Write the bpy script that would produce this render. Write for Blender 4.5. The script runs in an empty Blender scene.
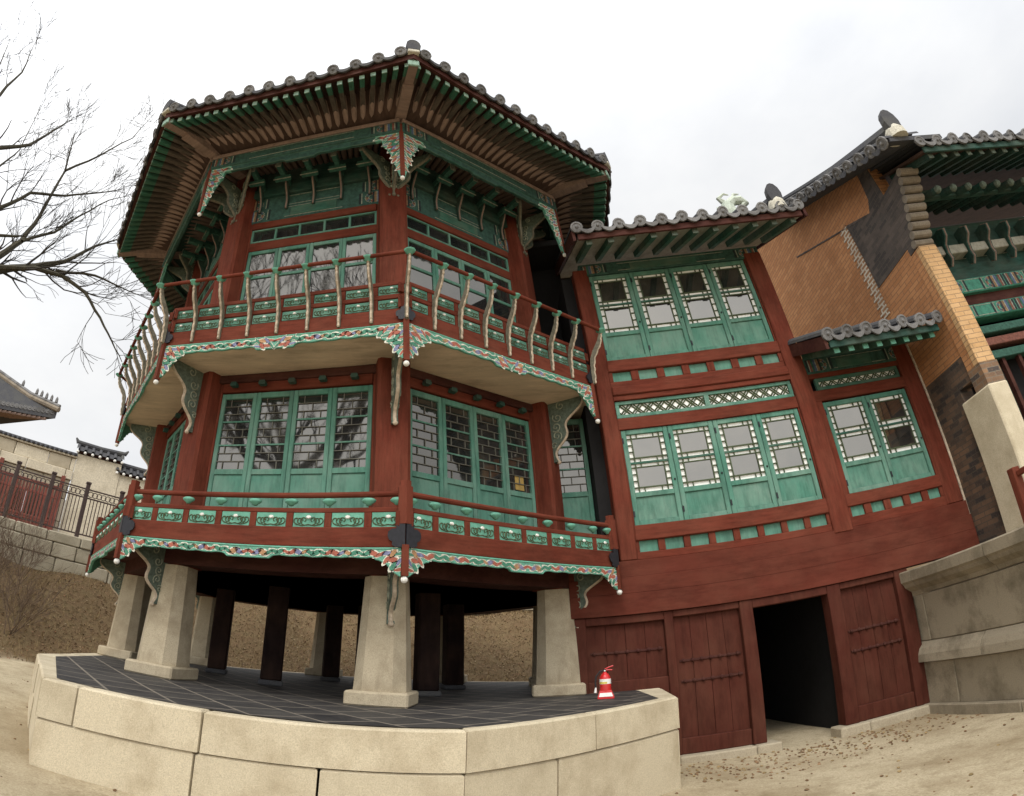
import bpy, bmesh, math, random
from mathutils import Vector, Matrix, Euler
R = math.radians
PI = math.pi
random.seed(7)
scene = bpy.context.scene
COL = scene.collection

# ------------------------------------------------------------------ camera
# The photograph was taken with a very wide action-camera lens and cropped off-centre: a fisheye
# polynomial lens with a lens shift reproduces that.
cd = bpy.data.cameras.new('camera')
cam = bpy.data.objects.new('camera', cd)
COL.objects.link(cam)
cm = ((0.980409784, 0.178914944, 0.082377776), (-0.192739456, 0.785224611, 0.588450349), (0.040597504, -0.592799927, 0.804325860))
rx, fw, up = (Vector(v) for v in cm)
mw = Matrix.Identity(4)
for i in range(3):
    mw[i][0] = rx[i]; mw[i][1] = up[i]; mw[i][2] = -fw[i]
mw.translation = Vector((1.12061, -8.88266, 0.47214))
cam.matrix_world = mw
cd.sensor_width = 36.0
cd.type = 'PANO'
cd.panorama_type = 'FISHEYE_LENS_POLYNOMIAL'
cd.fisheye_fov = R(175)
cd.fisheye_polynomial_k0 = 0.0
cd.fisheye_polynomial_k1 = -0.04941982482638751
cd.fisheye_polynomial_k2 = 5.367842593363287e-06
cd.fisheye_polynomial_k3 = 9.776088384140246e-06
cd.fisheye_polynomial_k4 = -1.1921947346395835e-07
cd.shift_x = 0.19719750
cd.shift_y = -0.15451124
cd.clip_start = 0.05
cd.clip_end = 2000
scene.camera = cam

# ------------------------------------------------------------------ sky, sun, exposure
SUN_EL, SUN_AZ = R(52), R(200)          # azimuth the light comes from, clockwise from +y
w = bpy.data.worlds.new('World')
scene.world = w
w.use_nodes = True
nt = w.node_tree
nt.nodes.clear()
L = nt.links.new
out = nt.nodes.new('ShaderNodeOutputWorld')
bg = nt.nodes.new('ShaderNodeBackground')
sky = nt.nodes.new('ShaderNodeTexSky')
sky.sky_type = 'NISHITA'
sky.sun_disc = False
sky.sun_elevation = SUN_EL
sky.sun_rotation = SUN_AZ
tc = nt.nodes.new('ShaderNodeTexCoord')
mp = nt.nodes.new('ShaderNodeMapping')
mp.inputs['Scale'].default_value = (1.0, 1.0, 1.9)
nz = nt.nodes.new('ShaderNodeTexNoise')
nz.inputs['Scale'].default_value = 1.7
nz.inputs['Detail'].default_value = 6
nz.inputs['Roughness'].default_value = 0.55
cr = nt.nodes.new('ShaderNodeValToRGB')
cr.color_ramp.elements[0].position = 0.34
cr.color_ramp.elements[0].color = (7.6, 7.75, 8.0, 1)
cr.color_ramp.elements[1].position = 0.62
cr.color_ramp.elements[1].color = (9.3, 9.3, 9.25, 1)
mx = nt.nodes.new('ShaderNodeMix')
mx.data_type = 'RGBA'
mx.inputs[0].default_value = 0.93       # a closed cloud deck, very little of the clear sky comes through
L(tc.outputs['Generated'], mp.inputs[0]); L(mp.outputs[0], nz.inputs['Vector']); L(nz.outputs[0], cr.inputs[0])
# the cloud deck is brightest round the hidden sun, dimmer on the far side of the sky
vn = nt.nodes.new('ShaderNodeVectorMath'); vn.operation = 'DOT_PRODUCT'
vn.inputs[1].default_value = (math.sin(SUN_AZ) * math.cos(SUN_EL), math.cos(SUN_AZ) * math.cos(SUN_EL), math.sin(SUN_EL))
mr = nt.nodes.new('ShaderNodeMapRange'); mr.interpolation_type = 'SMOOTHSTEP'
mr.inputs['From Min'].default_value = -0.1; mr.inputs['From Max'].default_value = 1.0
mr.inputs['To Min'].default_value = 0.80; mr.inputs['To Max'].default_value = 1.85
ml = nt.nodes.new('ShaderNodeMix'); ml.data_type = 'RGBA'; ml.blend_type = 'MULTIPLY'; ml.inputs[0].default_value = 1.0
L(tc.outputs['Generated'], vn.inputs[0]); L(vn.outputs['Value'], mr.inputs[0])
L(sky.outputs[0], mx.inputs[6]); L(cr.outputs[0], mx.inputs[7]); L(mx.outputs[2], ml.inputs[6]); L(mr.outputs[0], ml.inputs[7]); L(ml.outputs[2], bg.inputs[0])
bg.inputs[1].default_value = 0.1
L(bg.outputs[0], out.inputs[0])

sd = bpy.data.lights.new('sun', 'SUN')
sd.energy = 1.5
sd.angle = R(22)
sd.color = (1.0, 0.96, 0.9)
sun = bpy.data.objects.new('sun', sd)
COL.objects.link(sun)
sdir = Vector((math.sin(SUN_AZ) * math.cos(SUN_EL), math.cos(SUN_AZ) * math.cos(SUN_EL), math.sin(SUN_EL)))
sun.rotation_euler = sdir.to_track_quat('Z', 'Y').to_euler()
scene.view_settings.view_transform = 'Standard'
scene.view_settings.look = 'None'
scene.view_settings.gamma = 1
scene.view_settings.exposure = 0.42
scene.view_settings.use_curve_mapping = False
scene.cycles.max_bounces = 6
scene.cycles.use_denoising = True

# ------------------------------------------------------------------ materials
class NT:
    def __init__(s, name):
        s.m = bpy.data.materials.new(name); s.m.use_nodes = True
        s.t = s.m.node_tree; s.b = s.t.nodes['Principled BSDF']
    def n(s, typ, **kw):
        x = s.t.nodes.new('ShaderNode' + typ)
        for k, v in kw.items():
            if k.startswith('i_'): x.inputs[k[2:].replace('_', ' ')].default_value = v
            else: setattr(x, k, v)
        return x
    def l(s, a, b): s.t.links.new(a, b)
    def coords(s, rnd=True):
        t = s.n('TexCoord')
        if not rnd: return t.outputs['Object']
        oi = s.n('ObjectInfo'); mu = s.n('Math', operation='MULTIPLY'); mu.inputs[1].default_value = 37.0
        s.l(oi.outputs['Random'], mu.inputs[0])
        va = s.n('VectorMath', operation='ADD')
        s.l(t.outputs['Object'], va.inputs[0]); s.l(mu.outputs[0], va.inputs[1])
        return va.outputs[0]
    def ramp(s, fac, stops, interp='LINEAR'):
        r = s.n('ValToRGB'); e = r.color_ramp.elements; r.color_ramp.interpolation = interp
        while len(e) < len(stops): e.new(0.5)
        for i, (p, c) in enumerate(stops):
            e[i].position = p; e[i].color = (*c, 1)
        s.l(fac, r.inputs[0]); return r.outputs[0]
    def mix(s, fac, a, b, mode='MIX'):
        m = s.n('Mix', data_type='RGBA', blend_type=mode)
        for sock, v in ((m.inputs[0], fac), (m.inputs[6], a), (m.inputs[7], b)):
            if hasattr(v, 'links') or hasattr(v, 'is_linked'): s.l(v, sock)
            elif isinstance(v, (int, float)): sock.default_value = v
            else: sock.default_value = (*v, 1)
        return m.outputs[2]
    def noise(s, co, scale, detail=4, rough=.6, stretch=None):
        if stretch:
            m = s.n('Mapping'); m.inputs['Scale'].default_value = stretch; s.l(co, m.inputs[0]); co = m.outputs[0]
        x = s.n('TexNoise'); x.inputs['Scale'].default_value = scale; x.inputs['Detail'].default_value = detail
        x.inputs['Roughness'].default_value = rough; s.l(co, x.inputs['Vector']); return x.outputs[0]
    def bump(s, h, strength=.3, dist=.01):
        b = s.n('Bump'); b.inputs['Strength'].default_value = strength; b.inputs['Distance'].default_value = dist
        s.l(h, b.inputs['Height']); s.l(b.outputs[0], s.b.inputs['Normal'])
    def done(s, col=None, rough=.7, spec=.3):
        if col is not None:
            if isinstance(col, tuple): s.b.inputs['Base Color'].default_value = (*col, 1)
            else: s.l(col, s.b.inputs['Base Color'])
        s.b.inputs['Roughness'].default_value = rough
        s.b.inputs['Specular IOR Level'].default_value = spec
        return s.m

def sc(c, k): return tuple(min(1, x * k) for x in c)

def painted_wood(name, c, stretch=(1, 1, .12), dark=.62, light=1.25, dust=(.24, .13, .08), dusta=.07, rough=.62):
    a = NT(name); co = a.coords()
    g = a.noise(co, 26, 5, .65, stretch)
    big = a.noise(co, 2.3, 4, .6)
    col = a.ramp(g, [(.25, sc(c, dark)), (.5, c), (.8, sc(c, light))])
    col = a.mix(a.ramp(big, [(.35, (0, 0, 0)), (.75, (dusta * 2,) * 3)]), col, dust)
    fine = a.noise(co, 60, 3, .7)
    col = a.mix(a.ramp(fine, [(.62, (0, 0, 0)), (.75, (.35,) * 3)]), col, sc(c, .45))
    wr_ = a.noise(co, 5.5, 6, .7, tuple(max(.3, q) for q in stretch))
    col = a.mix(a.ramp(wr_, [(.48, (0, 0, 0)), (.66, (.55,) * 3)]), col, sc(c, .5))
    col = a.mix(a.ramp(wr_, [(.30, (.38,) * 3), (.44, (0, 0, 0))]), col, tuple(min(1, q * 1.45 + .004) for q in c))
    a.bump(g, .3, .006)
    return a.done(col, rough + .12, .07)

def plain(name, c, rough=.6, var=.25, scale=12, spec=.3, bump=.15):
    a = NT(name); co = a.coords()
    g = a.noise(co, scale, 5, .65)
    col = a.ramp(g, [(.3, sc(c, 1 - var)), (.7, sc(c, 1 + var))])
    if bump: a.bump(g, bump, .005)
    return a.done(col, rough, spec)

def stone(name, c, stain=(.16, .13, .09), amt=.5, grain=90, rnd=.12):
    a = NT(name); co = a.coords()
    sp = a.noise(co, grain, 3, .75)
    big = a.noise(co, 2.1, 7, .66)
    med = a.noise(co, 9, 6, .7, (1, 1, .35))
    col = a.ramp(sp, [(.3, sc(c, .72)), (.5, c), (.72, sc(c, 1.22))])
    col = a.mix(a.ramp(big, [(.46, (0, 0, 0)), (.66, (amt,) * 3)]), col, stain)
    col = a.mix(a.ramp(med, [(.55, (0, 0, 0)), (.8, (amt * .7,) * 3)]), col, sc(stain, .8))
    oi = a.n('ObjectInfo')
    col = a.mix(a.ramp(oi.outputs['Random'], [(0, (0, 0, 0)), (1, (rnd * 2,) * 3)]), col, sc(c, .6))
    a.bump(a.mix(.5, sp, med), .55, .012)
    return a.done(col, .9, .18)

def pattern(name, cols, scale=13, line=(.55, .55, .48), lw=.05, fine=.75):
    """carved and painted scrollwork: curly cells in flat colours with pale outlines"""
    a = NT(name); co = a.coords()
    n1 = a.n('TexNoise'); n1.inputs['Scale'].default_value = 7; n1.inputs['Detail'].default_value = 2; a.l(co, n1.inputs['Vector'])
    vm = a.n('VectorMath', operation='MULTIPLY_ADD'); vm.inputs[1].default_value = (.22, .22, .22)
    a.l(n1.outputs['Color'], vm.inputs[0]); a.l(co, vm.inputs[2])
    v = a.n('TexVoronoi'); v.inputs['Scale'].default_value = scale; a.l(vm.outputs[0], v.inputs['Vector'])
    s = a.n('SeparateColor'); a.l(v.outputs['Color'], s.inputs[0])
    n = len(cols)
    col = a.ramp(s.outputs[0], [(i / n, c) for i, c in enumerate(cols)], 'CONSTANT')
    ed = a.n('TexVoronoi', feature='DISTANCE_TO_EDGE'); ed.inputs['Scale'].default_value = scale; a.l(vm.outputs[0], ed.inputs['Vector'])
    col = a.mix(a.ramp(ed.outputs['Distance'], [(0, (1, 1, 1)), (lw, (1, 1, 1)), (lw + .03, (0, 0, 0))]), col, line)
    w2 = a.n('TexVoronoi'); w2.inputs['Scale'].default_value = scale * 2.4; a.l(vm.outputs[0], w2.inputs['Vector'])
    col = a.mix(a.ramp(w2.outputs['Distance'], [(.10, (fine,) * 3), (.26, (0, 0, 0))]), col, line)
    g = a.noise(co, 30, 4, .7)
    col = a.mix(a.ramp(g, [(.45, (0, 0, 0)), (.8, (.6,) * 3)]), col, (.10, .09, .07))
    a.bump(ed.outputs['Distance'], .6, .01)
    return a.done(col, .7, .2)

RED = (.132, .031, .018)
GREEN = (.082, .212, .155)
M = {}
M['red'] = painted_wood('red_painted_wood', RED, (1, 1, .12))
M['red_h'] = painted_wood('red_painted_beam', RED, (.12, 1, 1))
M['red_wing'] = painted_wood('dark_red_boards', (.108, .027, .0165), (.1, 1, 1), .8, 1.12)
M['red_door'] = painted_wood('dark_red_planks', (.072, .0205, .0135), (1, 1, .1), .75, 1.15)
M['red_dark'] = painted_wood('dark_brown_wood', (.06, .022, .018), (.15, 1, 1))  # even dark brown for floors, fascias, barge boards and straps
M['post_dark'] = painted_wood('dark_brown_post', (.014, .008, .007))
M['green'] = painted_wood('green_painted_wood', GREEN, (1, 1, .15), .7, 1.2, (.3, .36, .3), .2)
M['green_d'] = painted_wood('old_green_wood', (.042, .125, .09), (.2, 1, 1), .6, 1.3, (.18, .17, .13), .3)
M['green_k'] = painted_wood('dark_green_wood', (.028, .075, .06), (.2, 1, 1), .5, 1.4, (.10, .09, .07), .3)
M['mint'] = plain('mint_paint', (.12, .32, .23), .65)
M['soffit'] = painted_wood('bare_floor_boards', (.62, .50, .37), (.08, 1, 1), .88, 1.08, (.5, .42, .32), .06)
M['rafter'] = painted_wood('brown_rafter_wood', (.27, .19, .155), (1, .1, 1), .7, 1.2, (.2, .15, .12), .2)
M['board_d'] = painted_wood('dark_roof_boards', (.07, .045, .036), (1, .15, 1))
M['board_g'] = painted_wood('grey_green_boards', (.34, .33, .27), (1, .15, 1), .7, 1.2)
M['cream'] = plain('cream_carved_edge', (.46, .37, .27), .7, .35, 18)
M['baluster'] = plain('grey_olive_carving', (.155, .14, .10), .75, .4, 22)
M['lattice'] = plain('grey_window_lattice', (.13, .125, .10), .7, .2)
M['fly'] = painted_wood('brown_flying_rafter', (.10, .086, .07), (1, .15, 1))
M['fly_tip'] = painted_wood('green_rafter_tip', (.045, .15, .10), (1, .2, 1))
M['tipface'] = plain('pale_rafter_end', (.22, .33, .26), .7, .35, 30)
M['white'] = plain('white_paint', (.74, .72, .66), .6, .12, 20)
M['carved'] = plain('grey_green_carving', (.10, .125, .095), .75, .45, 24)
M['carved_l'] = plain('pale_green_relief', (.24, .25, .18), .75, .4, 24)
M['apron'] = plain('mint_apron_board', (.12, .32, .23), .7, .3, 20)
M['scroll'] = pattern('painted_scrollwork', [(.09, .28, .20), (.38, .11, .07), (.10, .31, .22), (.20, .20, .34), (.09, .28, .2), (.42, .20, .10), (.11, .30, .22), (.09, .26, .18)], 12, (.62, .59, .48), .045, .6)
M['beam_paint'] = plain('dark_green_beam_paint', (.034, .082, .064), .75, .45, 16)
M['blue_paint'] = plain('green_lintel_paint', (.045, .20, .135), .65, .35, 16)
for nm_, c_ in (('d_red', (.17, .065, .045)), ('d_blue', (.07, .10, .17)), ('d_pale', (.26, .27, .21)), ('d_green', (.032, .095, .068)), ('d_dark', (.02, .03, .03)), ('d_ochre', (.22, .13, .07))): M[nm_] = plain(nm_.replace('d_', 'faded_paint_'), c_, .75, .45, 26)
M['olive'] = plain('dark_olive_carving', (.075, .095, .05), .8)
M['iron'] = plain('black_iron', (.016, .016, .02), .5, .3, 30)
M['tile'] = stone('grey_roof_tile', (.07, .07, .075), (.13, .125, .10), .45, 40, .2)
M['tile_end'] = stone('pale_tile_end', (.19, .185, .18), (.065, .06, .055), .8, 40)
M['plaster_ridge'] = stone('lime_plaster', (.55, .52, .43), (.25, .23, .17), .4, 40)
M['granite'] = stone('granite_pillar', (.47, .395, .275), (.20, .15, .09), .6, 110)
M['granite_y'] = stone('yellow_granite', (.62, .535, .38), (.30, .225, .13), .5, 120, .16)
M['granite_g'] = stone('grey_terrace_granite', (.33, .28, .20), (.10, .08, .05), .8, 100, .2)
M['corbel'] = stone('weathered_corbel_tile', (.24, .20, .15), (.09, .075, .06), .6, 60)
M['sill'] = stone('pale_sill_stone', (.42, .36, .26), (.2, .16, .1), .4, 100)
M['rubble'] = stone('grey_retaining_stone', (.42, .375, .28), (.2, .17, .11), .5, 60)
M['plaster'] = stone('cream_plaster_wall', (.60, .53, .40), (.38, .32, .22), .5, 25)
M['paper'] = plain('white_window_paper', (.88, .87, .82), .8, .06, 20)
M['dark'] = plain('black_shade_backing', (.012, .011, .011), .9, .2)  # near-black colour standing in for shade inside rooms and recesses
M['ext_red'] = plain('red_extinguisher_paint', (.55, .02, .02), .3, .1, 10, .5, 0)
M['rubber'] = plain('black_rubber', (.02, .02, .02), .5)
M['yellow'] = plain('yellow_card', (.36, .24, .07), .7)
M['label'] = plain('white_label', (.8, .78, .72), .5, .08)
M['gold'] = plain('yellow_label', (.65, .5, .08), .5)
M['bark'] = plain('dark_bark', (.036, .031, .025), .9, .45, 14)
M['bark_moss'] = plain('mossy_bark', (.05, .044, .028), .9, .45, 10)
M['twig'] = plain('brown_twigs', (.11, .075, .05), .9, .35, 14)
M['gate_red'] = painted_wood('faded_red_gate', (.20, .065, .05), (1, 1, .2))
M['fence'] = plain('rusty_iron_bars', (.06, .04, .035), .6, .3, 30)
M['leaf'] = plain('dry_leaves', (.20, .125, .068), .9, .7, 18, .2, 0)
M['leaf_r'] = plain('russet_leaves', (.21, .105, .055), .9, .5, 18, .2, 0)
M['leaf_p'] = plain('pale_dead_leaves', (.30, .225, .135), .9, .4, 18, .2, 0)
M['leaf_d'] = plain('dark_leaf_mould', (.08, .052, .03), .9, .5, 18, .2, 0)
M['straw'] = plain('dry_grass', (.27, .195, .095), .9, .5, 9, .2, 0)

def glass():
    a = NT('window_glass'); co = a.coords()
    a.b.inputs['Base Color'].default_value = (.016, .018, .02, 1)
    a.b.inputs['IOR'].default_value = 2.1
    a.b.inputs['Specular Tint'].default_value = (1.0, .95, .86, 1)
    a.bump(a.noise(co, 2.2, 2, .5), .05, .02)
    du = a.noise(co, 3.2, 5, .65)  # uneven pane tone standing in for mirrored cloud
    a.l(a.ramp(du, [(.40, (.014, .015, .016)), (.75, (.045, .042, .036))]), a.b.inputs['Base Color'])
    a.l(a.ramp(du, [(.40, (.02,) * 3), (.8, (.07,) * 3)]), a.b.inputs['Roughness'])
    a.b.inputs['Specular IOR Level'].default_value = .5
    return a.m
M['glass'] = glass()
M['glass_b'] = glass(); M['glass_b'].name = 'old_mirror_glass'; M['glass_b'].node_tree.nodes['Principled BSDF'].inputs['IOR'].default_value = 2.5
for nd_ in M['glass_b'].node_tree.nodes:
    if nd_.type == 'BUMP': nd_.inputs['Strength'].default_value = .12

def ground_mat():
    a = NT('sandy_ground'); co = a.coords(False)
    f = a.noise(co, 55, 6, .75); md = a.noise(co, 4, 6, .65); bigc = a.noise(co, .6, 5, .6)
    col = a.ramp(f, [(.3, (.33, .27, .175)), (.5, (.50, .42, .285)), (.72, (.66, .57, .40))])
    col = a.mix(a.ramp(md, [(.5, (0, 0, 0)), (.72, (.55,) * 3)]), col, (.22, .165, .095))
    col = a.mix(a.ramp(bigc, [(.42, (0, 0, 0)), (.66, (.62,) * 3)]), col, (.235, .17, .092))
    sp = a.n('TexVoronoi'); sp.inputs['Scale'].default_value = 38; a.l(co, sp.inputs['Vector'])
    col = a.mix(a.ramp(sp.outputs['Distance'], [(.08, (.6,) * 3), (.2, (0, 0, 0))]), col, (.16, .12, .08))
    col = a.mix(a.ramp(a.noise(co, 13, 5, .7), [(.56, (0, 0, 0)), (.70, (.6,) * 3)]), col, (.24, .175, .10))
    # the bank is covered with old grass and leaf mould: told apart by the mesh's own mask
    at = a.n('Attribute', attribute_name='bank')
    bk = a.ramp(a.noise(co, 48, 6, .85), [(.32, (.05, .03, .017)), (.5, (.125, .08, .042)), (.68, (.26, .18, .10))])
    bk = a.mix(a.ramp(md, [(.4, (0, 0, 0)), (.7, (.5,) * 3)]), bk, (.15, .12, .06))
    col = a.mix(at.outputs['Fac'], col, bk)
    a.bump(a.mix(.22, f, a.noise(co, 7, 3, .5)), .6, .03)
    return a.done(col, .95, .1)
M['ground'] = ground_mat()

def slate():
    a = NT('slate_paving'); co = a.coords(False)
    mpn = a.n('Mapping'); mpn.inputs['Rotation'].default_value = (0, 0, R(52)); a.l(co, mpn.inputs[0])
    b = a.n('TexBrick'); b.inputs['Scale'].default_value = 1.0; b.inputs['Mortar Size'].default_value = .012
    b.inputs['Brick Width'].default_value = .42; b.inputs['Row Height'].default_value = .42
    b.offset = 0.5
    b.inputs['Color1'].default_value = (.026, .025, .026, 1); b.inputs['Color2'].default_value = (.048, .045, .042, 1)
    b.inputs['Mortar'].default_value = (.22, .19, .15, 1)
    a.l(mpn.outputs[0], b.inputs['Vector'])
    col = a.mix(a.ramp(a.noise(co, 3, 6, .7), [(.4, (0, 0, 0)), (.75, (.6,) * 3)]), b.outputs[0], (.11, .098, .085))
    a.bump(b.outputs['Fac'], -.5, .01)
    return a.done(col, .68, .15)
M['slate'] = slate()

def brick(name, c1, c2, mortar, bw=.24, bh=.062, ms=.006, mask=True):
    """brickwork in the y-z plane of the gable, x-z on the returns"""
    a = NT(name); t = a.n('TexCoord'); s = a.n('SeparateXYZ'); a.l(t.outputs['Object'], s.inputs[0])
    ad = a.n('Math', operation='ADD'); a.l(s.outputs[0], ad.inputs[0]); a.l(s.outputs[1], ad.inputs[1])
    c = a.n('CombineXYZ'); a.l(ad.outputs[0], c.inputs[0]); a.l(s.outputs[2], c.inputs[1])
    b = a.n('TexBrick'); b.inputs['Scale'].default_value = 1; b.inputs['Brick Width'].default_value = bw; b.inputs['Row Height'].default_value = bh
    b.inputs['Mortar Size'].default_value = ms; b.inputs['Mortar Smooth'].default_value = .3; b.inputs['Bias'].default_value = -.1
    for k, v in (('Color1', c1), ('Color2', c2), ('Mortar', mortar)): b.inputs[k].default_value = (*v, 1)
    a.l(c.outputs[0], b.inputs['Vector'])
    n = a.noise(t.outputs['Object'], 3, 6, .65); col = a.mix(a.ramp(n, [(.45, (0, 0, 0)), (.75, (.55,) * 3)]), b.outputs[0], sc(c1, .55))
    n2 = a.noise(t.outputs['Object'], 40, 4, .7); col = a.mix(a.ramp(n2, [(.5, (0, 0, 0)), (.8, (.4,) * 3)]), col, sc(c2, 1.3))
    a.bump(b.outputs['Fac'], -.6, .008)
    return a.done(col, .85, .2)
M['brick'] = brick('orange_brick', (.40, .178, .074), (.50, .245, .108), (.22, .125, .07))
M['brick_l'] = brick('pale_orange_brick', (.52, .31, .14), (.60, .38, .19), (.25, .17, .1))
M['brick_d'] = brick('grey_brick', (.055, .048, .045), (.12, .095, .08), (.09, .075, .06), .22, .06)
M['brick_w'] = brick('white_jointed_brick', (.28, .15, .08), (.33, .18, .09), (.56, .51, .42), .16, .062, .016)
M['brick_dm'] = brick('brown_grey_brick', (.05, .042, .038), (.19, .115, .07), (.085, .07, .055), .2, .06)
M['brick_m'] = brick('mixed_brick', (.07, .06, .055), (.36, .20, .10), (.2, .17, .13), .2, .06)

# ------------------------------------------------------------------ mesh helpers
class MB:
    def __init__(s): s.v = []; s.f = []; s.mi = []; s.mats = []
    def mat(s, m):
        if m not in s.mats: s.mats.append(m)
        return s.mats.index(m)
    def add(s, vs, fs, m):
        o = len(s.v); i = s.mat(m)
        s.v += [tuple(v) for v in vs]
        for f in fs: s.f.append(tuple(o + k for k in f)); s.mi.append(i)
        return s
    def box(s, x0, x1, y0, y1, z0, z1, m, b=0.0):
        if b <= 0:
            v = [(x, y, z) for z in (z0, z1) for y in (y0, y1) for x in (x0, x1)]
            return s.add(v, [(0, 2, 3, 1), (4, 5, 7, 6), (0, 1, 5, 4), (2, 6, 7, 3), (0, 4, 6, 2), (1, 3, 7, 5)], m)
        v = []; b = min(b, (x1 - x0) * .3, (y1 - y0) * .3, (z1 - z0) * .3)
        bm = bmesh.new(); bmesh.ops.create_cube(bm, size=1)
        for q in bm.verts: q.co = ((x0 + x1) / 2 + q.co.x * (x1 - x0), (y0 + y1) / 2 + q.co.y * (y1 - y0), (z0 + z1) / 2 + q.co.z * (z1 - z0))
        bmesh.ops.bevel(bm, geom=bm.edges[:], offset=b, segments=1, affect='EDGES')
        bm.verts.index_update()
        s.add([q.co[:] for q in bm.verts], [tuple(q.index for q in f.verts) for f in bm.faces], m); bm.free(); return s
    def prism(s, poly, a0, a1, m, axis='y'):
        """poly: 2D outline (ccw or cw), extruded between a0 and a1 along the axis; quads/ngon caps"""
        n = len(poly)
        def P(p, a): return (p[0], a, p[1]) if axis == 'y' else ((a, p[0], p[1]) if axis == 'x' else (p[0], p[1], a))
        v = [P(p, a0) for p in poly] + [P(p, a1) for p in poly]
        f = [tuple(range(n - 1, -1, -1)), tuple(range(n, 2 * n))] + [(i, (i + 1) % n, n + (i + 1) % n, n + i) for i in range(n)]
        return s.add(v, f, m)
    def strip(s, top, bot, a0, a1, m, axis='y'):
        """board between two polylines (same length) in 2D, thickness a0..a1"""
        n = len(top)
        def P(p, a): return (p[0], a, p[1]) if axis == 'y' else (a, p[0], p[1])
        v = [P(p, a0) for p in top] + [P(p, a0) for p in bot] + [P(p, a1) for p in top] + [P(p, a1) for p in bot]
        f = []
        for i in range(n - 1):
            f += [(i, i + 1, n + i + 1, n + i), (2 * n + i + 1, 2 * n + i, 3 * n + i, 3 * n + i + 1),
                  (i + 1, i, 2 * n + i, 2 * n + i + 1), (n + i, n + i + 1, 3 * n + i + 1, 3 * n + i)]
        f += [(0, n, 3 * n, 2 * n), (n - 1, 3 * n - 1, 4 * n - 1, 2 * n - 1)]
        return s.add(v, f, m)
    def tube(s, pts, r, m, n=8, cap=True):
        pts = [Vector(p) for p in pts]; k = len(pts)
        rs = r if isinstance(r, (list, tuple)) else [r] * k
        vs = []; ref = None
        for i, p in enumerate(pts):
            d = (pts[min(i + 1, k - 1)] - pts[max(i - 1, 0)])
            if d.length < 1e-9: d = Vector((0, 0, 1))
            d.normalize()
            if ref is None:
                ref = Vector((0, 0, 1)) if abs(d.z) < .9 else Vector((1, 0, 0))
            u = d.cross(ref)
            if u.length < 1e-4: u = d.orthogonal()
            u.normalize(); q = u.cross(d); ref = q
            for j in range(n):
                a = 2 * PI * j / n
                vs.append(p + (u * math.cos(a) + q * math.sin(a)) * rs[i])
        fs = [(i * n + j, i * n + (j + 1) % n, (i + 1) * n + (j + 1) % n, (i + 1) * n + j) for i in range(k - 1) for j in range(n)]
        if cap: fs += [tuple(range(n - 1, -1, -1)), tuple((k - 1) * n + j for j in range(n))]
        return s.add(vs, fs, m)
    def lathe(s, prof, m, c=(0, 0, 0), n=16, ph=0.0, sx=1, sy=1):
        vs = [(c[0] + r * math.cos(2 * PI * j / n + ph) * sx, c[1] + r * math.sin(2 * PI * j / n + ph) * sy, c[2] + z) for r, z in prof for j in range(n)]
        k = len(prof)
        fs = [(i * n + j, i * n + (j + 1) % n, (i + 1) * n + (j + 1) % n, (i + 1) * n + j) for i in range(k - 1) for j in range(n)]
        fs += [tuple(range(n - 1, -1, -1)), tuple((k - 1) * n + j for j in range(n))]
        return s.add(vs, fs, m)
    def ball(s, c, r, m, n=8):
        return s.lathe([(max(.001, r * math.sin(PI * i / 6)), -r * math.cos(PI * i / 6)) for i in range(7)], m, c, n)
    def hexa(s, a, b, m):
        """solid between two quads a and b (4 points each)"""
        return s.add(list(a) + list(b), [(3, 2, 1, 0), (4, 5, 6, 7)] + [(i, (i + 1) % 4, 4 + (i + 1) % 4, 4 + i) for i in range(4)], m)
    def mesh(s, name, smooth=False):
        me = bpy.data.meshes.new(name)
        me.from_pydata(s.v, [], s.f)
        for m in s.mats: me.materials.append(m)
        me.polygons.foreach_set('material_index', s.mi)
        if smooth: me.polygons.foreach_set('use_smooth', [True] * len(s.f))
        me.update()
        bm = bmesh.new(); bm.from_mesh(me); bmesh.ops.recalc_face_normals(bm, faces=bm.faces); bm.to_mesh(me); bm.free()
        return me
    def build(s, name, parent=None, rz=0.0, loc=(0, 0, 0), smooth=False):
        return put(name, s.mesh(name, smooth), parent, rz, loc)

def put(name, me, parent=None, rz=0.0, loc=(0, 0, 0)):
    o = bpy.data.objects.new(name, me); COL.objects.link(o)
    o.parent = parent; o.location = loc; o.rotation_euler = (0, 0, rz)
    return o

def tag(o, label=None, cat=None, group=None, kind=None):
    if label: o['label'] = label
    if cat: o['category'] = cat
    if group: o['group'] = group
    if kind: o['kind'] = kind
    return o

def thing(name, label, cat, loc=(0, 0, 0), rz=0.0, group=None):
    o = bpy.data.objects.new(name, None); COL.objects.link(o)
    o.location = loc; o.rotation_euler = (0, 0, rz); o.empty_display_size = .3
    if name in ('timber_gallery', 'stone_terrace', 'brick_hall'): o.scale = (KW,) * 3
    return tag(o, label, cat, group)

def copy_part(o, parent, matrix=None):
    """a part with its sub-parts"""
    c = o.copy(); COL.objects.link(c); c.parent = parent
    if matrix is not None: c.matrix_local = matrix
    for ch in [x for x in bpy.data.objects if x.parent is o]:
        k = ch.copy(); COL.objects.link(k); k.parent = c
    return c

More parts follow.
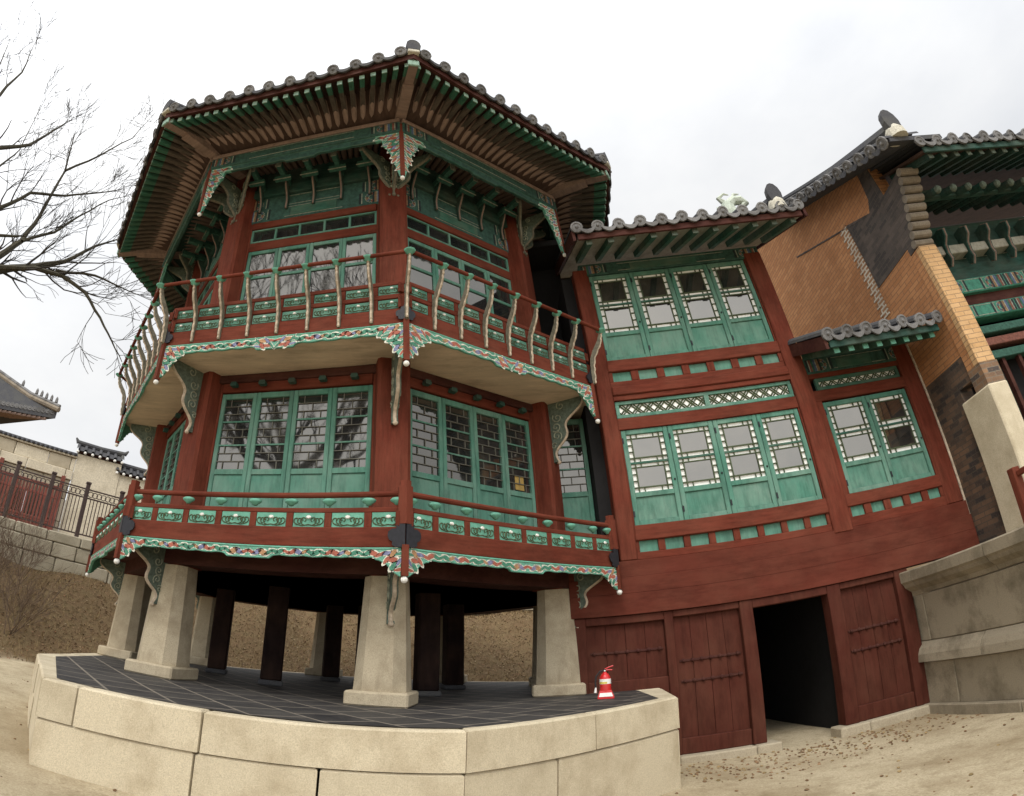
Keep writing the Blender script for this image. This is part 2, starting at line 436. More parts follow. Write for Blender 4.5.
def banded_ends(b, x0, x1, z0, z1, y, frac=.24, k=1.0):
    """painted beam ends: upright bands, then a half flower of petals, mirrored; y is the painted face"""
    L_ = (x1 - x0) * frac; h = z1 - z0; seq = ['d_dark', 'd_pale', 'd_red', 'd_green', 'd_blue', 'd_pale', 'd_ochre', 'd_dark']
    for sgn in (1, -1):
        xa = x0 if sgn == 1 else x1; q = .01
        for i, m_ in enumerate(seq):
            wd_ = (.012 if m_ == 'd_pale' else .03) * k
            xs_ = sorted((xa + sgn * q, xa + sgn * (q + wd_))); b.box(xs_[0], xs_[1], y - .003, y + .003, z0 + .008, z1 - .008, M[m_]); q += wd_ + .002
        c = xa + sgn * (q + h * .32); zc = (z0 + z1) / 2
        for j in range(9):
            an = -PI / 2 + j * PI / 8; r1, r2 = h * .20, h * .46
            for kk, m_, yy in ((1.25, 'd_pale', y - .002), (.85, ['d_red', 'd_green', 'd_blue', 'd_ochre'][j % 4], y - .0045)):
                cx_, cz_ = c + sgn * math.cos(an) * (r1 + r2) / 2 - sgn * h * .3, zc + math.sin(an) * (r1 + r2) / 2 * .98
                b.add([(cx_ + sgn * (math.cos(an) * (r2 - r1) * .5 * kk * math.cos(t) - math.sin(an) * h * .075 * kk * math.sin(t)), yy, cz_ + math.sin(an) * (r2 - r1) * .5 * kk * math.cos(t) + math.cos(an) * h * .075 * kk * math.sin(t)) for t in [i * PI / 4 for i in range(8)]], [tuple(range(8))], M[m_])
        xe = c + sgn * h * .35
        xs_ = sorted((xe, xe + sgn * .012)); b.box(xs_[0], xs_[1], y - .003, y + .003, z0 + .008, z1 - .008, M['d_pale'])
        xs_ = sorted((xe + sgn * .02, xe + sgn * .05)); b.box(xs_[0], xs_[1], y - .003, y + .003, z0 + .008, z1 - .008, M['d_dark'])
    b.box(x0 + L_, x1 - L_, y - .003, y + .003, z0 + .012, z0 + .02, M['d_pale']); b.box(x0 + L_, x1 - L_, y - .003, y + .003, z1 - .02, z1 - .012, M['d_pale'])

# ------------------------------------------------------------------ ground and bank
def g0(x, y):
    return max(-.862, min(-.54, -.60 - .043 * (x + 1.5)))
def bank_t(x, y):
    t1 = -.707 * (x + 5.75) + .707 * (y - .45)
    t2 = (y - 5.2) * .9
    t = max(t1, t2) if x < 3 else t2
    return t
def hz(x, y):
    t = bank_t(x, y) + .25 * math.sin(x * 1.3) * math.sin(y * .9)
    h = g0(x, y)
    if t > 0:
        q = min(t, 5.4)
        h += .50 * q * (q / (q + .35)) + .10 * math.sin(x * 2.1 + y) * min(1, q / 3)
        if t > 5.4: h = min(2.45, h + .2 * (t - 5.4))
    h += .012 * math.sin(x * 3.1) * math.sin(y * 2.7)
    return h
def axis(n, a, p): return [math.copysign(abs(i / n) ** p * a, i) for i in range(-n, n + 1)]
xs = [x + 0 for x in axis(110, 160, 2.4)]; ys = [y for y in axis(110, 160, 2.4)]
me = bpy.data.meshes.new('ground')
vv = [(x, y, hz(x, y)) for y in ys for x in xs]; nx = len(xs)
me.from_pydata(vv, [], [(j * nx + i, j * nx + i + 1, (j + 1) * nx + i + 1, (j + 1) * nx + i) for j in range(len(ys) - 1) for i in range(nx - 1)])
me.polygons.foreach_set('use_smooth', [True] * len(me.polygons))
at = me.attributes.new('bank', 'FLOAT', 'POINT')
at.data.foreach_set('value', [max(0., min(1., (bank_t(x, y) + .15 + .2 * math.sin(x * 5 + y * 3)) / .5)) for x, y, z in vv])
me.materials.append(M['ground'])
tag(put('ground', me), kind='structure')

# ------------------------------------------------------------------ stone platform under the pavilion
plat = thing('stone_platform', 'low yellowish granite platform with dark slate paving under the pavilion', 'platform')
P = [(-2.73, -3.23), (-1.40, -5.07), (1.40, -4.76), (3.36, -3.24), (3.72, -1.9), (3.72, .6), (3.0, 2.6), (1.0, 3.75), (-1.2, 3.7), (-3.0, 2.2), (-3.45, .9), (-3.38, -.9)]
INN = [(-2.60, -3.08), (-1.37, -4.93), (1.37, -4.68), (3.20, -3.20), (3.45, -1.9), (3.45, .5), (2.85, 2.4), (.95, 3.5), (-1.1, 3.45), (-2.8, 2.05), (-3.2, .85), (-3.2, -.9)]
MIN = [(-2.44, -2.96), (-1.40, -4.66), (1.37, -4.66), (3.02, -3.16)]
def inset(poly, d):
    out_ = []
    n = len(poly)
    for i in range(n):
        p0, p1, p2 = (Vector(poly[(i + k) % n]) for k in (-1, 0, 1))
        a = (p1 - p0).normalized(); b = (p2 - p1).normalized()
        na, nb = Vector((-a.y, a.x)), Vector((-b.y, b.x))
        q = (na + nb); q = q / max(.3, q.dot(na)) if q.length > 1e-6 else na
        out_.append(tuple(p1 + q * d))
    return out_
def block_course(poly, joints, z0, z1, th, m, seed, flare=0.0):
    """ring of dressed blocks, open joints, slightly rounded arrises"""
    b = MB(); rr = random.Random(seed); inn = inset(poly, th); n = len(poly)
    for i in range(n):
        A, B, C_, D = (Vector(p) for p in (poly[i], poly[(i + 1) % n], inn[(i + 1) % n], inn[i]))
        ts = [0] + joints.get(i, [.5]) + [1]
        for t0, t1 in zip(ts[:-1], ts[1:]):
            g = .008
            Ln = (B - A).length
            u0 = t0 + (g / Ln if t0 > 0 else .0015); u1 = t1 - (g / Ln if t1 < 1 else .0015)
            dz = rr.uniform(-.004, .004); off = rr.uniform(-.006, .006)
            nrm = Vector(((B - A).y, -(B - A).x)).normalized() * off
            c = .014
            def q(t, e): return A.lerp(B, t).lerp(D.lerp(C_, t), e)
            lo = [q(u0, 0) + nrm, q(u1, 0) + nrm, q(u1, 1), q(u0, 1)]
            du = c / Ln; ec = c / th
            top = [q(u0 + du, ec) + nrm, q(u1 - du, ec) + nrm, q(u1 - du, 1), q(u0 + du, 1)]
            mid = lo
            v = [(*p, z0) for p in lo] + [(*p, z1 - c + dz) for p in mid] + [(*p, z1 + dz) for p in top]
            b = MB(); b.add(v, [(3, 2, 1, 0)] + [(i_, (i_ + 1) % 4, 4 + (i_ + 1) % 4, 4 + i_) for i_ in range(4)] + [(4 + i_, 4 + (i_ + 1) % 4, 8 + (i_ + 1) % 4, 8 + i_) for i_ in range(4)] + [(8, 9, 10, 11)], m)
            b.build('granite_block', plat)
block_course(P, {0: [.48], 1: [.10, .41], 2: [.52], 3: [.5], 5: [.3, .6]}, -.275, 0, .30, M['granite_y'], 1)
block_course(inset(P, .012), {0: [.5], 1: [.40, .68], 2: [.35], 3: [.5]}, -.95, -.285, .32, M['granite_y'], 2)
b = MB(); b.add([(*p, .004) for p in INN], [tuple(range(len(INN)))], M['slate']); b.add([(*p, -.9) for p in inset(P, .28)], [tuple(range(len(P)))], M['dark'])
b.build('slate_paving', plat)

# ------------------------------------------------------------------ octagonal pavilion
A0 = -1.3252369
C8 = math.cos(PI / 8); S8 = math.sin(PI / 8)
pav = thing('octagonal_pavilion', 'two storey octagonal wooden pavilion with railed balconies on stone pillars', 'pavilion')
def frz(k): return A0 + (k + .5) * PI / 4 + PI / 2         # rotation of face k's frame: x along the face, y inwards, z up
def crz(k): return A0 + k * PI / 4                          # rotation of corner k's frame: x outwards
def cpt(k, r, z=0): a = A0 + k * PI / 4; return Vector((r * math.cos(a), r * math.sin(a), z))
RC = 3.06
VIS = (-3, -2, -1, 0)
ALL = range(-4, 4)

# stone pillars: tapered, chamfered shafts on square plinths
b = MB()
def chsq(h, c): return [(h, -c), (h, c), (c, h), (-c, h), (-h, c), (-h, -c), (-c, -h), (c, -h)]
s0, s1 = chsq(.245, .14), chsq(.195, .11)
v = [(*p, .13) for p in s0] + [(*p, 1.20) for p in s1]
b.add(v, [(7, 6, 5, 4, 3, 2, 1, 0), tuple(range(8, 16))] + [(i, (i + 1) % 8, 8 + (i + 1) % 8, 8 + i) for i in range(8)], M['granite'])
pil_me = b.mesh('stone_pillar')
b = MB(); b.box(-.29, .29, -.29, .29, .0, .135, M['granite'], .018); plinth_me = b.mesh('plinth')
for k in ALL:
    o = put('stone_pillar', pil_me, pav, frz(-1), cpt(k, RC))
    put('plinth', plinth_me, o)
# inner timber posts under the floor
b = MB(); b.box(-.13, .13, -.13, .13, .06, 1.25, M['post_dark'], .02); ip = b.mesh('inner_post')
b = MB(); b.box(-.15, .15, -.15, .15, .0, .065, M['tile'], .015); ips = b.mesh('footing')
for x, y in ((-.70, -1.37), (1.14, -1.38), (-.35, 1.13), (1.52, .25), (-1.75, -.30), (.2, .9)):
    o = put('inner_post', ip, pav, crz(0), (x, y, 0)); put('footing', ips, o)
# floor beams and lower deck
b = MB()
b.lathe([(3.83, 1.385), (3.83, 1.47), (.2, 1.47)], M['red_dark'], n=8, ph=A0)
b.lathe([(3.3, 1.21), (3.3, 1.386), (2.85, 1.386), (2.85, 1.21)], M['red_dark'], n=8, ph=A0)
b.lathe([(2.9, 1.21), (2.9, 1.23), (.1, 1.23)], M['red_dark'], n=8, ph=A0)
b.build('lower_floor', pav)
b = MB()
b.lathe([(3.82, 3.57), (3.82, 3.66), (.2, 3.66)], M['soffit'], n=8, ph=A0)
b.build('upper_floor', pav)
# columns through both storeys
b = MB(); pr = chsq(.185, .15)
b.prism(pr, 1.2, 7.1, M['red'], 'z'); col_me = b.mesh('column')
for k in ALL: put('column', col_me, pav, crz(k), cpt(k, RC - .03))

AW = RC * C8                                  # apothem of the wall line (2.827)
# wall frame of one face
def wall_face(blind=False):
    b = MB(); y0, y1 = -AW - .02, -AW + .10
    hs = 1.17
    for s in (-1, 1):
        x = sorted((s * .955, s * hs)); b.box(x[0], x[1], y0, y1, 1.47, 3.66, M['red'], .006); b.box(x[0], x[1], y0, y1, 3.66, 6.12, M['red'], .006)
    b.box(-.955, .955, y0 + .01, y1, 1.47, 1.70, M['red_h'], .006)
    b.box(-.955, .955, y0 - .015, y1, 3.345, 3.56, M['red_h'], .01)
    b.box(-1.1, 1.1, y0 - .05, y1, 3.46, 3.565, M['red_dark'], .01)
    b.box(-.955, .955, y0 + .01, y1, 3.66, 4.55, M['red_h'], .006)
    b.box(-.955, .955, y0 + .003, y1, 5.595, 5.745, M['red_h'], .006)
    b.box(-.955, .955, y0 - .02, y1, 6.0, 6.12, M['red_h'], .008)
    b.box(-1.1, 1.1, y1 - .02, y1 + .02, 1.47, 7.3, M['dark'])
    if blind: b.box(-.955, .955, y0 + .03, y1, 1.6, 5.7, M['red'])
    return b
wf = wall_face().mesh('wall_frame'); wfb = wall_face(True).mesh('wall_frame')
for k in ALL: put('wall_frame', wf if k in VIS else wfb, pav, frz(k))

# lower window leaf: running-bond lattice over glass, solid kick panel
LW = .477
def low_leaf():
    w, h = LW, 1.63                # z 1.70 .. 3.33
    b = MB(); st = .055
    b.box(-w / 2 + .002, -w / 2 + st, 0, .045, 0, h, M['green'], .006); b.box(w / 2 - st, w / 2 - .002, 0, .045, 0, h, M['green'], .006)
    for z0, z1 in ((0, .07), (.60, .665), (h - .07, h)): b.box(-w / 2 + st, w / 2 - st, .002, .045, z0, z1, M['green'], .005)
    o = b.build('window_leaf')
    b = MB(); b.box(-w / 2 + st, w / 2 - st, .018, .036, .07, .60, M['green'], .004); b.build('kick_panel', o)
    b = MB(); b.box(-w / 2 + st, w / 2 - st, .030, .036, .665, h - .07, M['glass']); b.build('glass_pane', o)
    b = MB(); x0, x1 = -w / 2 + st, w / 2 - st
    zt, zb = h - .07, .665
    nrow = 9
    for i in range(1, nrow):
        z = zb + (zt - zb) * i / nrow
        t = .009 if i % 3 == 0 else .004
        b.box(x0, x1, .014, .029, z - t, z + t, M['green'] if i % 3 == 0 else M['lattice'])
    for i in range(nrow):
        z0_, z1_ = zb + (zt - zb) * i / nrow, zb + (zt - zb) * (i + 1) / nrow
        for f in ((.5,) if i % 2 else (.22, .78)):
            x = x0 + (x1 - x0) * f
            b.box(x - .004, x + .004, .016, .029, z0_ + .006, z1_ - .006, M['lattice'])
    b.build('lattice', o)
    return o
leaf0 = low_leaf()
first = True
def face_mat(k, x, y, z): return Matrix.Rotation(frz(k), 4, 'Z') @ Matrix.Translation((x, y, z))
def move_first(o, parent, m): o.parent = parent; o.matrix_local = m
b = MB()
b.box(-.955, -.9535, 0, .01, 0, .01, M['green'])
for k in VIS:
    for i in range(4):
        m = face_mat(k, -.954 + LW * (i + .5), -AW - .012, 1.70)
        if first: move_first(leaf0, pav, m); first = False
        else: copy_part(leaf0, pav, m)
# upper window leaf: two panes
def up_leaf():
    w, h, st = .477, 1.02, .05     # z 4.57 .. 5.59
    b = MB()
    b.box(-w / 2 + .002, -w / 2 + st, 0, .04, 0, h, M['green'], .006); b.box(w / 2 - st, w / 2 - .002, 0, .04, 0, h, M['green'], .006)
    for z0, z1 in ((0, .12), (.52, .565), (h - .06, h)): b.box(-w / 2 + st, w / 2 - st, .002, .04, z0, z1, M['green'], .005)
    o = b.build('upper_window_leaf')
    for z0, z1 in ((.12, .52), (.565, h - .06)):
        b = MB(); b.box(-w / 2 + st, w / 2 - st, .02, .028, z0, z1, M['glass']); b.build('glass_pane', o)
    return o
leaf1 = up_leaf(); first = True
for k in VIS:
    for i in range(4):
        m = face_mat(k, -.954 + .477 * (i + .5), -AW - .01, 4.57)
        if first: move_first(leaf1, pav, m); first = False
        else: copy_part(leaf1, pav, m)
# transom strip with five lights
def transom():
    b = MB(); W_ = .954
    b.box(-W_, W_, 0, .04, 0, .03, M['green'], .004); b.box(-W_, W_, 0, .04, .225, .25, M['green'], .004)
    for i in range(6):
        x = -W_ + (2 * W_ - .03) * i / 5; b.box(x, x + .03, .002, .04, .03, .225, M['green'])
    o = b.build('transom_window')
    b = MB(); b.box(-W_ + .02, W_ - .02, .025, .033, .03, .225, M['glass']); b.build('glass_pane', o)
    return o
tr0 = transom(); first = True
for k in VIS:
    m = face_mat(k, 0, -AW - .012, 5.748)
    if first: move_first(tr0, pav, m); first = False
    else: copy_part(tr0, pav, m)

# scalloped painted apron boards under both balconies and under the eave purlin
def drop(d, deep, mid, half, k_=.62):
    d0 = d; d = d / k_
    pts = [(0, 1), (.03, .97), (.05, .9), (.09, .86), (.12, .74), (.16, .70), (.19, .58), (.25, .54), (.28, .44), (.36, .41), (.40, .30), (.50, .28)]
    if d0 > half - .22: return mid * 1.45
    if d0 > half - .26: return mid * 1.2
    for (a, va), (c, vc) in zip(pts[:-1], pts[1:]):
        if d <= c: v_ = va + (vc - va) * (d - a) / (c - a); break
    else: v_ = .0
    q = mid * (1 + .12 * abs(math.sin(d0 * 14)))
    return max(deep * v_, q)
def apron(half, zt, deep, mid, y0, th, m, trim, k_=.62, mm=None, dm=.3, tm=None, petal=True):
    n = 120; xs_ = [-half + 2 * half * i / n for i in range(n + 1)]
    top = [(x, zt) for x in xs_]; bot = [(x, zt - drop(half - abs(x), deep, mid, half, k_)) for x in xs_]
    b = MB()
    if mm is None: runs = [(0, n, m, trim)]
    else:
        i0 = int(dm / (2 * half) * n); runs = [(0, i0, m, trim), (i0, n - i0, mm, tm), (n - i0, n, m, trim)]
    for a_, e_, mt, tr_ in runs:
        b.strip(top[a_:e_ + 1], bot[a_:e_ + 1], y0, y0 + th, mt)
        b.tube([(x, y0 + .004, z) for x, z in bot[a_:e_ + 1]], .009, tr_, 5)
        b.tube([(x, y0 + .004, z - .012) for x, z in top[a_:e_ + 1]], .010, tr_, 5)
    if petal: petals(b, half, zt, deep, mid, y0, k_, 9. if mm is None else dm)
    return b
RB = 3.83; AB = RB * C8; HB = RB * S8
PETAL = [(-.5, 0), (-.42, .16), (-.2, .30), (.1, .34), (.34, .24), (.5, 0), (.34, -.24), (.1, -.34), (-.2, -.30), (-.42, -.16)]
PCOL = ['p_red', 'p_green', 'p_blue', 'p_green', 'p_ochre', 'p_red', 'p_green']
for nm, c in (('p_red', (.33, .10, .065)), ('p_green', (.06, .20, .13)), ('p_blue', (.17, .18, .29)), ('p_ochre', (.36, .20, .10)), ('p_white', (.62, .60, .50))): M[nm] = plain(nm.replace('p_', 'scroll_paint_'), c, .7, .3, 30)
def petals(b, half, zt, deep, mid, y, k_, dm=9.):
    x = .035; i = 0
    while x < half + .002:
        d = half - min(x, half - .028); h = drop(d, deep, mid, half, k_)
        if d < dm:
            rows = max(1, int((h - .02) / .058)); rh = (h - .024) / rows
            for r_ in range(rows):
                zc = zt - .022 - rh * (r_ + .5); an = (.42 if (i + r_) % 2 else -.30) + (.5 if h > .13 else 0); ln = min(.12, rh * 1.75); wd = .34 + .10 * ((i * 7 + r_ * 3) % 3 - 1)
                for s in (-1, 1):
                    for kk, mat_, yy in ((1.28, 'p_white', y - .002), (.86, PCOL[(i * 2 + r_ * 3) % 7], y - .0045)):
                        poly = []
                        for px_, pz_ in PETAL:
                            u_, v_ = px_ * ln * kk, pz_ * ln * wd * 1.6 * kk
                            poly.append((s * (x + u_ * math.cos(an) - v_ * math.sin(an)), zc + u_ * math.sin(an) + v_ * math.cos(an)))
                        b.add([(p[0], yy, p[1]) for p in poly], [tuple(range(len(poly)))], M[mat_])
        x += .058; i += 1
lowap = apron(HB - .03, 1.38, .25, .078, -AB - .012, .035, M['apron'], M['mint']).mesh('painted_apron')
upap = apron(HB - .03, 3.668, .42, .105, -AB - .012, .035, M['apron'], M['mint']).mesh('painted_apron')

# rail panel: green field, paired dark scrolls, pale bud
def rail_panel(w, h):
    b = MB(); b.box(-w / 2, w / 2, 0, .02, 0, h, M['mint'] if h > .12 else M['green'])
    zc = h * .47
    for s in (-1, 1):
        for rr, cx_ in ((h * .32, w * .14), (h * .24, w * .27), (h * .26, w * .38), (h * .13, w * .20)):
            pts = []
            for i in range(15):
                a = -PI / 2 + i * .42; r_ = rr * (1 - i * .055)
                pts.append((s * (cx_ + r_ * math.cos(a)), -.004, zc + r_ * math.sin(a)))
            b.tube(pts, h * .04, M['olive'], 4)
        b.tube([(0, -.004, h * .18), (s * w * .2, -.004, h * .10), (s * w * .4, -.004, h * .2)], h * .035, M['olive'], 4)
    b.lathe([(h * .09, 0), (h * .16, .006), (h * .10, .016)], M['white'], (0, 0, 0), 8)
    n = len(b.v)
    # the bud faces outwards
    for i in range(n - 24, n):
        x, y, z = b.v[i]; b.v[i] = (x * 1.2, -z, zc + h * .22 + y * .8)
    return b.mesh('rail_panel')
lp_me = rail_panel(.30, .136); up_me = rail_panel(.30, .115)
def lotus():
    b = MB(); b.lathe([(.018, -.004), (.03, .012), (.055, .03), (.06, .045), (.045, .06), (.02, .066)], M['mint'], n=10, sx=1.15, sy=.8)
    return b.mesh('lotus_bud', True)
lb_me = lotus()
# lower railing
def low_rail():
    b = MB(); y0, y1 = -AB - .005, -AB + .075
    b.box(-HB, HB, y0, y1, 1.38, 1.566, M['red_h'], .008)
    b.box(-HB, HB, y0 + .01, y1 - .02, 1.702, 1.748, M['red_h'], .006)
    for i in range(9):
        x = -1.50 + i * .375
        b.box(x - .034, x + .034, y0 + .01, y1 - .02, 1.566, 1.702, M['red'], .003)
    b.tube([(-HB, -AB + .02, 1.872), (HB, -AB + .02, 1.872)], .027, M['red_h'], 10)
    return b.mesh('railing')
lr_me = low_rail()
HRAIL = 4.10
def up_rail():
    b = MB(); y0, y1 = -AB - .005, -AB + .075
    b.box(-HB, HB, y0, y1, 3.668, 3.862, M['red_h'], .008)
    b.box(-HB, HB, y0 + .012, y1 - .02, 4.005, 4.062, M['red_h'], .006)
    b.box(-HB, HB, y0 + .008, y1 - .02, 4.180, 4.232, M['red_h'], .006)
    for i in range(9):
        x = -1.50 + i * .375
        for z0, z1 in ((3.862, 4.005), (4.062, 4.180)): b.box(x - .03, x + .03, y0 + .015, y1 - .025, z0, z1, M['red'], .003)
    hh = HRAIL * S8
    b.tube([(-hh, -HRAIL * C8, 4.42), (hh, -HRAIL * C8, 4.42)], .024, M['red_h'], 10)
    return b.mesh('railing')
ur_me = up_rail()
# carved baluster leaning outwards, frame: x outwards from the rail face, z up
def baluster():
    prof = [(0.0, 3.70, .02), (.012, 3.76, .034), (.018, 3.86, .040), (.03, 3.96, .046), (.055, 4.06, .060), (.12, 4.16, .085), (.17, 4.24, .075), (.185, 4.30, .045), (.20, 4.36, .036), (.215, 4.40, .034)]
    b = MB()
    bumps = []
    for i in range(len(prof) - 1):
        (x0, z0, w0), (x1, z1, w1) = prof[i], prof[i + 1]
        for j in range(4):
            t = j / 4; bumps.append((x0 + (x1 - x0) * t, z0 + (z1 - z0) * t, (w0 + (w1 - w0) * t) * (1 + .0)))
    bumps.append(prof[-1])
    top = []; bot = []
    for i, (x, z, w_) in enumerate(bumps):
        wob = .004 * math.sin(i * 1.5)
        top.append((x + wob + .008, z)); bot.append((x - w_ * .85, z - .012))
    b.strip(top, bot, -.02, .02, M['baluster'], 'y')
    o = b.build('baluster')
    b = MB(); b.tube([(p[0] + .002, 0, p[1]) for p in top], [.0125 + .002 * math.sin(i * 2.1) for i in range(len(top))], M['cream'], 6); b.build('beaded_edge', o)
    b = MB(); b.lathe([(.02, 0), (.03, .01), (.062, .035), (.068, .05), (.05, .056)], M['mint'], (.215, 0, 4.375), 10); b.build('lotus_cap', o)
    return o
bal0 = baluster(); first = True
b = MB(); b.prism([(-.06, -.05), (.06, -.05), (.065, .02), (0, .06), (-.065, .02)], 1.585, 1.93, M['red'], 'z'); b.prism([(-.045, -.04), (.045, -.04), (.05, .015), (0, .045), (-.05, .015)], 1.93, 1.985, M['red'], 'z')
lpost_me = b.mesh('corner_post')
def pendant(z0, z1):
    b = MB(); b.prism([(-.03, -.03), (.03, -.03), (.03, .03), (-.03, .03)], z0 + .03, z1, M['red'], 'z')
    o = b.build('pendant_rod'); b = MB(); b.ball((0, 0, z0), .032, M['white'], 10); b.build('pendant_knob', o); return o
pd0 = pendant(1.10, 1.40); pd1 = pendant(3.185, 3.70); fl = True; fu = True
# iron corner strap: cloud-edged plate folded round the corner
def corner_plate(z0, z1, w_):
    b = MB(); h = z1 - z0
    for s in (-1, 1):
        edge = [(0, z1 + .06), (.10 * w_, z1 + .03), (.22 * w_, z1 - .02 * h), (.42 * w_, z1 - .05 * h), (.52 * w_, z1 - .16 * h), (.50 * w_, z1 - .26 * h), (.75 * w_, z1 - .26 * h), (.96 * w_, z1 - .38 * h), (1.0 * w_, z1 - .54 * h), (.92 * w_, z1 - .70 * h), (.72 * w_, z1 - .78 * h), (.74 * w_, z1 - .92 * h), (.55 * w_, z0), (0, z0)]
        d = Vector((-S8, s * C8))          # along the face, away from the corner
        nrm = Vector((C8, s * S8))
        v0 = [(*(d * e[0] + Vector((.012, 0)) + nrm * .006), e[1]) for e in edge]; v1 = [(*(d * e[0] + Vector((.012, 0)) + nrm * .018), e[1]) for e in edge]; n = len(edge)
        b.add(v0 + v1, [tuple(range(n)), tuple(range(2 * n - 1, n - 1, -1))] + [(i, (i + 1) % n, n + (i + 1) % n, n + i) for i in range(n)], M['iron'])
    return b.mesh('iron_corner_plate')
cpl = corner_plate(1.38, 1.60, .155); cpu = corner_plate(3.70, 3.86, .11)

RAILF = (-3, -2, -1, 0, 1)
for k in RAILF:
    rz = frz(k)
    if k == 1:
        # stub that returns from the right-hand corner to the gallery wall
        b = MB(); L_ = .78
        b.box(-HB, -HB + L_, -AB - .005, -AB + .075, 1.38, 1.566, M['red_h'], .008)
        b.box(-HB, -HB + L_, -AB + .005, -AB + .055, 1.702, 1.748, M['red_h'], .006)
        b.tube([(-HB, -AB + .02, 1.872), (-HB + L_, -AB + .02, 1.872)], .027, M['red_h'], 10)
        b.build('railing', pav, rz); b = MB()
        b.box(-HB, -HB + L_, -AB - .005, -AB + .075, 3.668, 3.862, M['red_h'], .008)
        b.box(-HB, -HB + L_, -AB + .005, -AB + .055, 4.180, 4.232, M['red_h'], .006)
        b.build('railing', pav, rz)
        MB().box(-HB + L_ - .05, -HB + L_, -AB, -AB + .06, 1.385, 1.96, M['red'], .006).build('corner_post', pav, rz)
        continue
    put('painted_apron', lowap, pav, rz); put('painted_apron', upap, pav, rz)
    r1 = put('railing', lr_me, pav, rz); r2 = put('railing', ur_me, pav, rz)
    for i in range(8):
        x = -1.3125 + i * .375
        put('rail_panel', lp_me, r1, 0, (x, -AB + .012, 1.566))
        put('rail_panel', up_me, r2, 0, (x, -AB + .014, 4.064)); put('rail_panel', up_me, r2, 0, (x, -AB + .014, 3.877))
    for i in range(9):
        x = -1.50 + i * .375
        if abs(x) < 1.45 or True: put('lotus_bud', lb_me, r1, 0, (max(-1.39, min(1.39, x)), -AB + .02, 1.772))
    for i in range(-3, 4):
        m = face_mat(k, i * .365, -AB - .008, 0) @ Matrix.Rotation(-PI / 2, 4, 'Z')
        if first: move_first(bal0, pav, m); first = False
        else: copy_part(bal0, pav, m)
for k in (-3, -2, -1, 0, 1):
    rz = crz(k)
    m = Matrix.Translation(cpt(k, RB + .01)) @ Matrix.Rotation(rz, 4, 'Z')
    copy_part(bal0, pav, m @ Matrix.Translation((.045, 0, 0)))
    put('corner_post', lpost_me, pav, rz - PI / 2, cpt(k, RB - .01))
    put('iron_corner_plate', cpl, pav, rz, cpt(k, RB + .008)); put('iron_corner_plate', cpu, pav, rz, cpt(k, RB + .008))
    if fl: move_first(pd0, pav, m); fl = False
    else: copy_part(pd0, pav, m)
    if fu: move_first(pd1, pav, m); fu = False
    else: copy_part(pd1, pav, m)

# carved scroll brackets (radial, frame x outwards)
def scroll_bracket(name, h, reach, th=.07, trim=None, body='carved'):
    """hangs from z=0 down to -h, reaches out to x=reach at the top"""
    n = 26; outer = []; inner = []
    for i in range(n + 1):
        t = i / n
        x = reach * (1 - t) ** 1.5 + .05 + .055 * math.sin(t * 4.2 * PI) * (1 - t * .35)
        outer.append((x, -h * t)); inner.append((-.02, -h * min(1, t)))
    b = MB(); b.strip(outer, inner, -th / 2, th / 2, M[body], 'y')
    o = b.build(name)
    b = MB(); b.tube([(x + .004, 0, z) for x, z in outer], [.021] * (n) + [.018], trim or M['cream'], 6)
    b.ball((outer[-1][0], 0, outer[-1][1]), .028, trim or M['cream'], 8)
    b.build('edge_moulding', o)
    b = MB()
    for sd_ in (-1, 1):
        for t_, q_ in ((.10, .42), (.27, .46), (.44, .5), (.60, .5), (.76, .5)):
            i_ = int(t_ * n); wd_ = outer[i_][0] + .02; cx_, cz_ = -.02 + wd_ * q_, outer[i_][1]; r0_ = min(.085, wd_ * .36, h * .085)
            b.tube([(cx_ + r0_ * (1 - j * .055) * math.cos(j * .55 + t_ * 9), sd_ * (th / 2 + .003), cz_ + r0_ * (1 - j * .055) * math.sin(j * .55 + t_ * 9)) for j in range(16)], .008, M['carved_l'], 4)
    b.build('scroll_relief', o)
    return o
br_low = scroll_bracket('lower_bracket', .62, .36); f1 = True
br_mid = scroll_bracket('balcony_bracket', .80, .42); f2 = True
br_up = scroll_bracket('eave_bracket', .66, .52, .05, M['baluster']); f3 = True
for k in (-3, -2, -1, 0, 1):
    rz = crz(k)
    m1 = Matrix.Translation(cpt(k, RC + .19, 1.37)) @ Matrix.Rotation(rz, 4, 'Z')
    m2 = Matrix.Translation(cpt(k, RC + .14, 3.57)) @ Matrix.Rotation(rz, 4, 'Z')
    if f1: move_first(br_low, pav, m1); f1 = False
    else: copy_part(br_low, pav, m1)
    if f2: move_first(br_mid, pav, m2); f2 = False
    else: copy_part(br_mid, pav, m2)
    for da in (-1.02, .0, 1.02):
        m3 = Matrix.Translation(cpt(k, RC + .10, 6.78)) @ Matrix.Rotation(rz + da, 4, 'Z')
        if f3: move_first(br_up, pav, m3); f3 = False
        else: copy_part(br_up, pav, m3)
# small joist ends under the upper deck along each wall
b = MB(); b.prism([(-.038, -.02), (.038, -.02), (.045, .0), (.034, .034), (-.034, .034), (-.045, 0)], -.07, 0, M['green_k'], 'y'); je = b.mesh('joist_end')
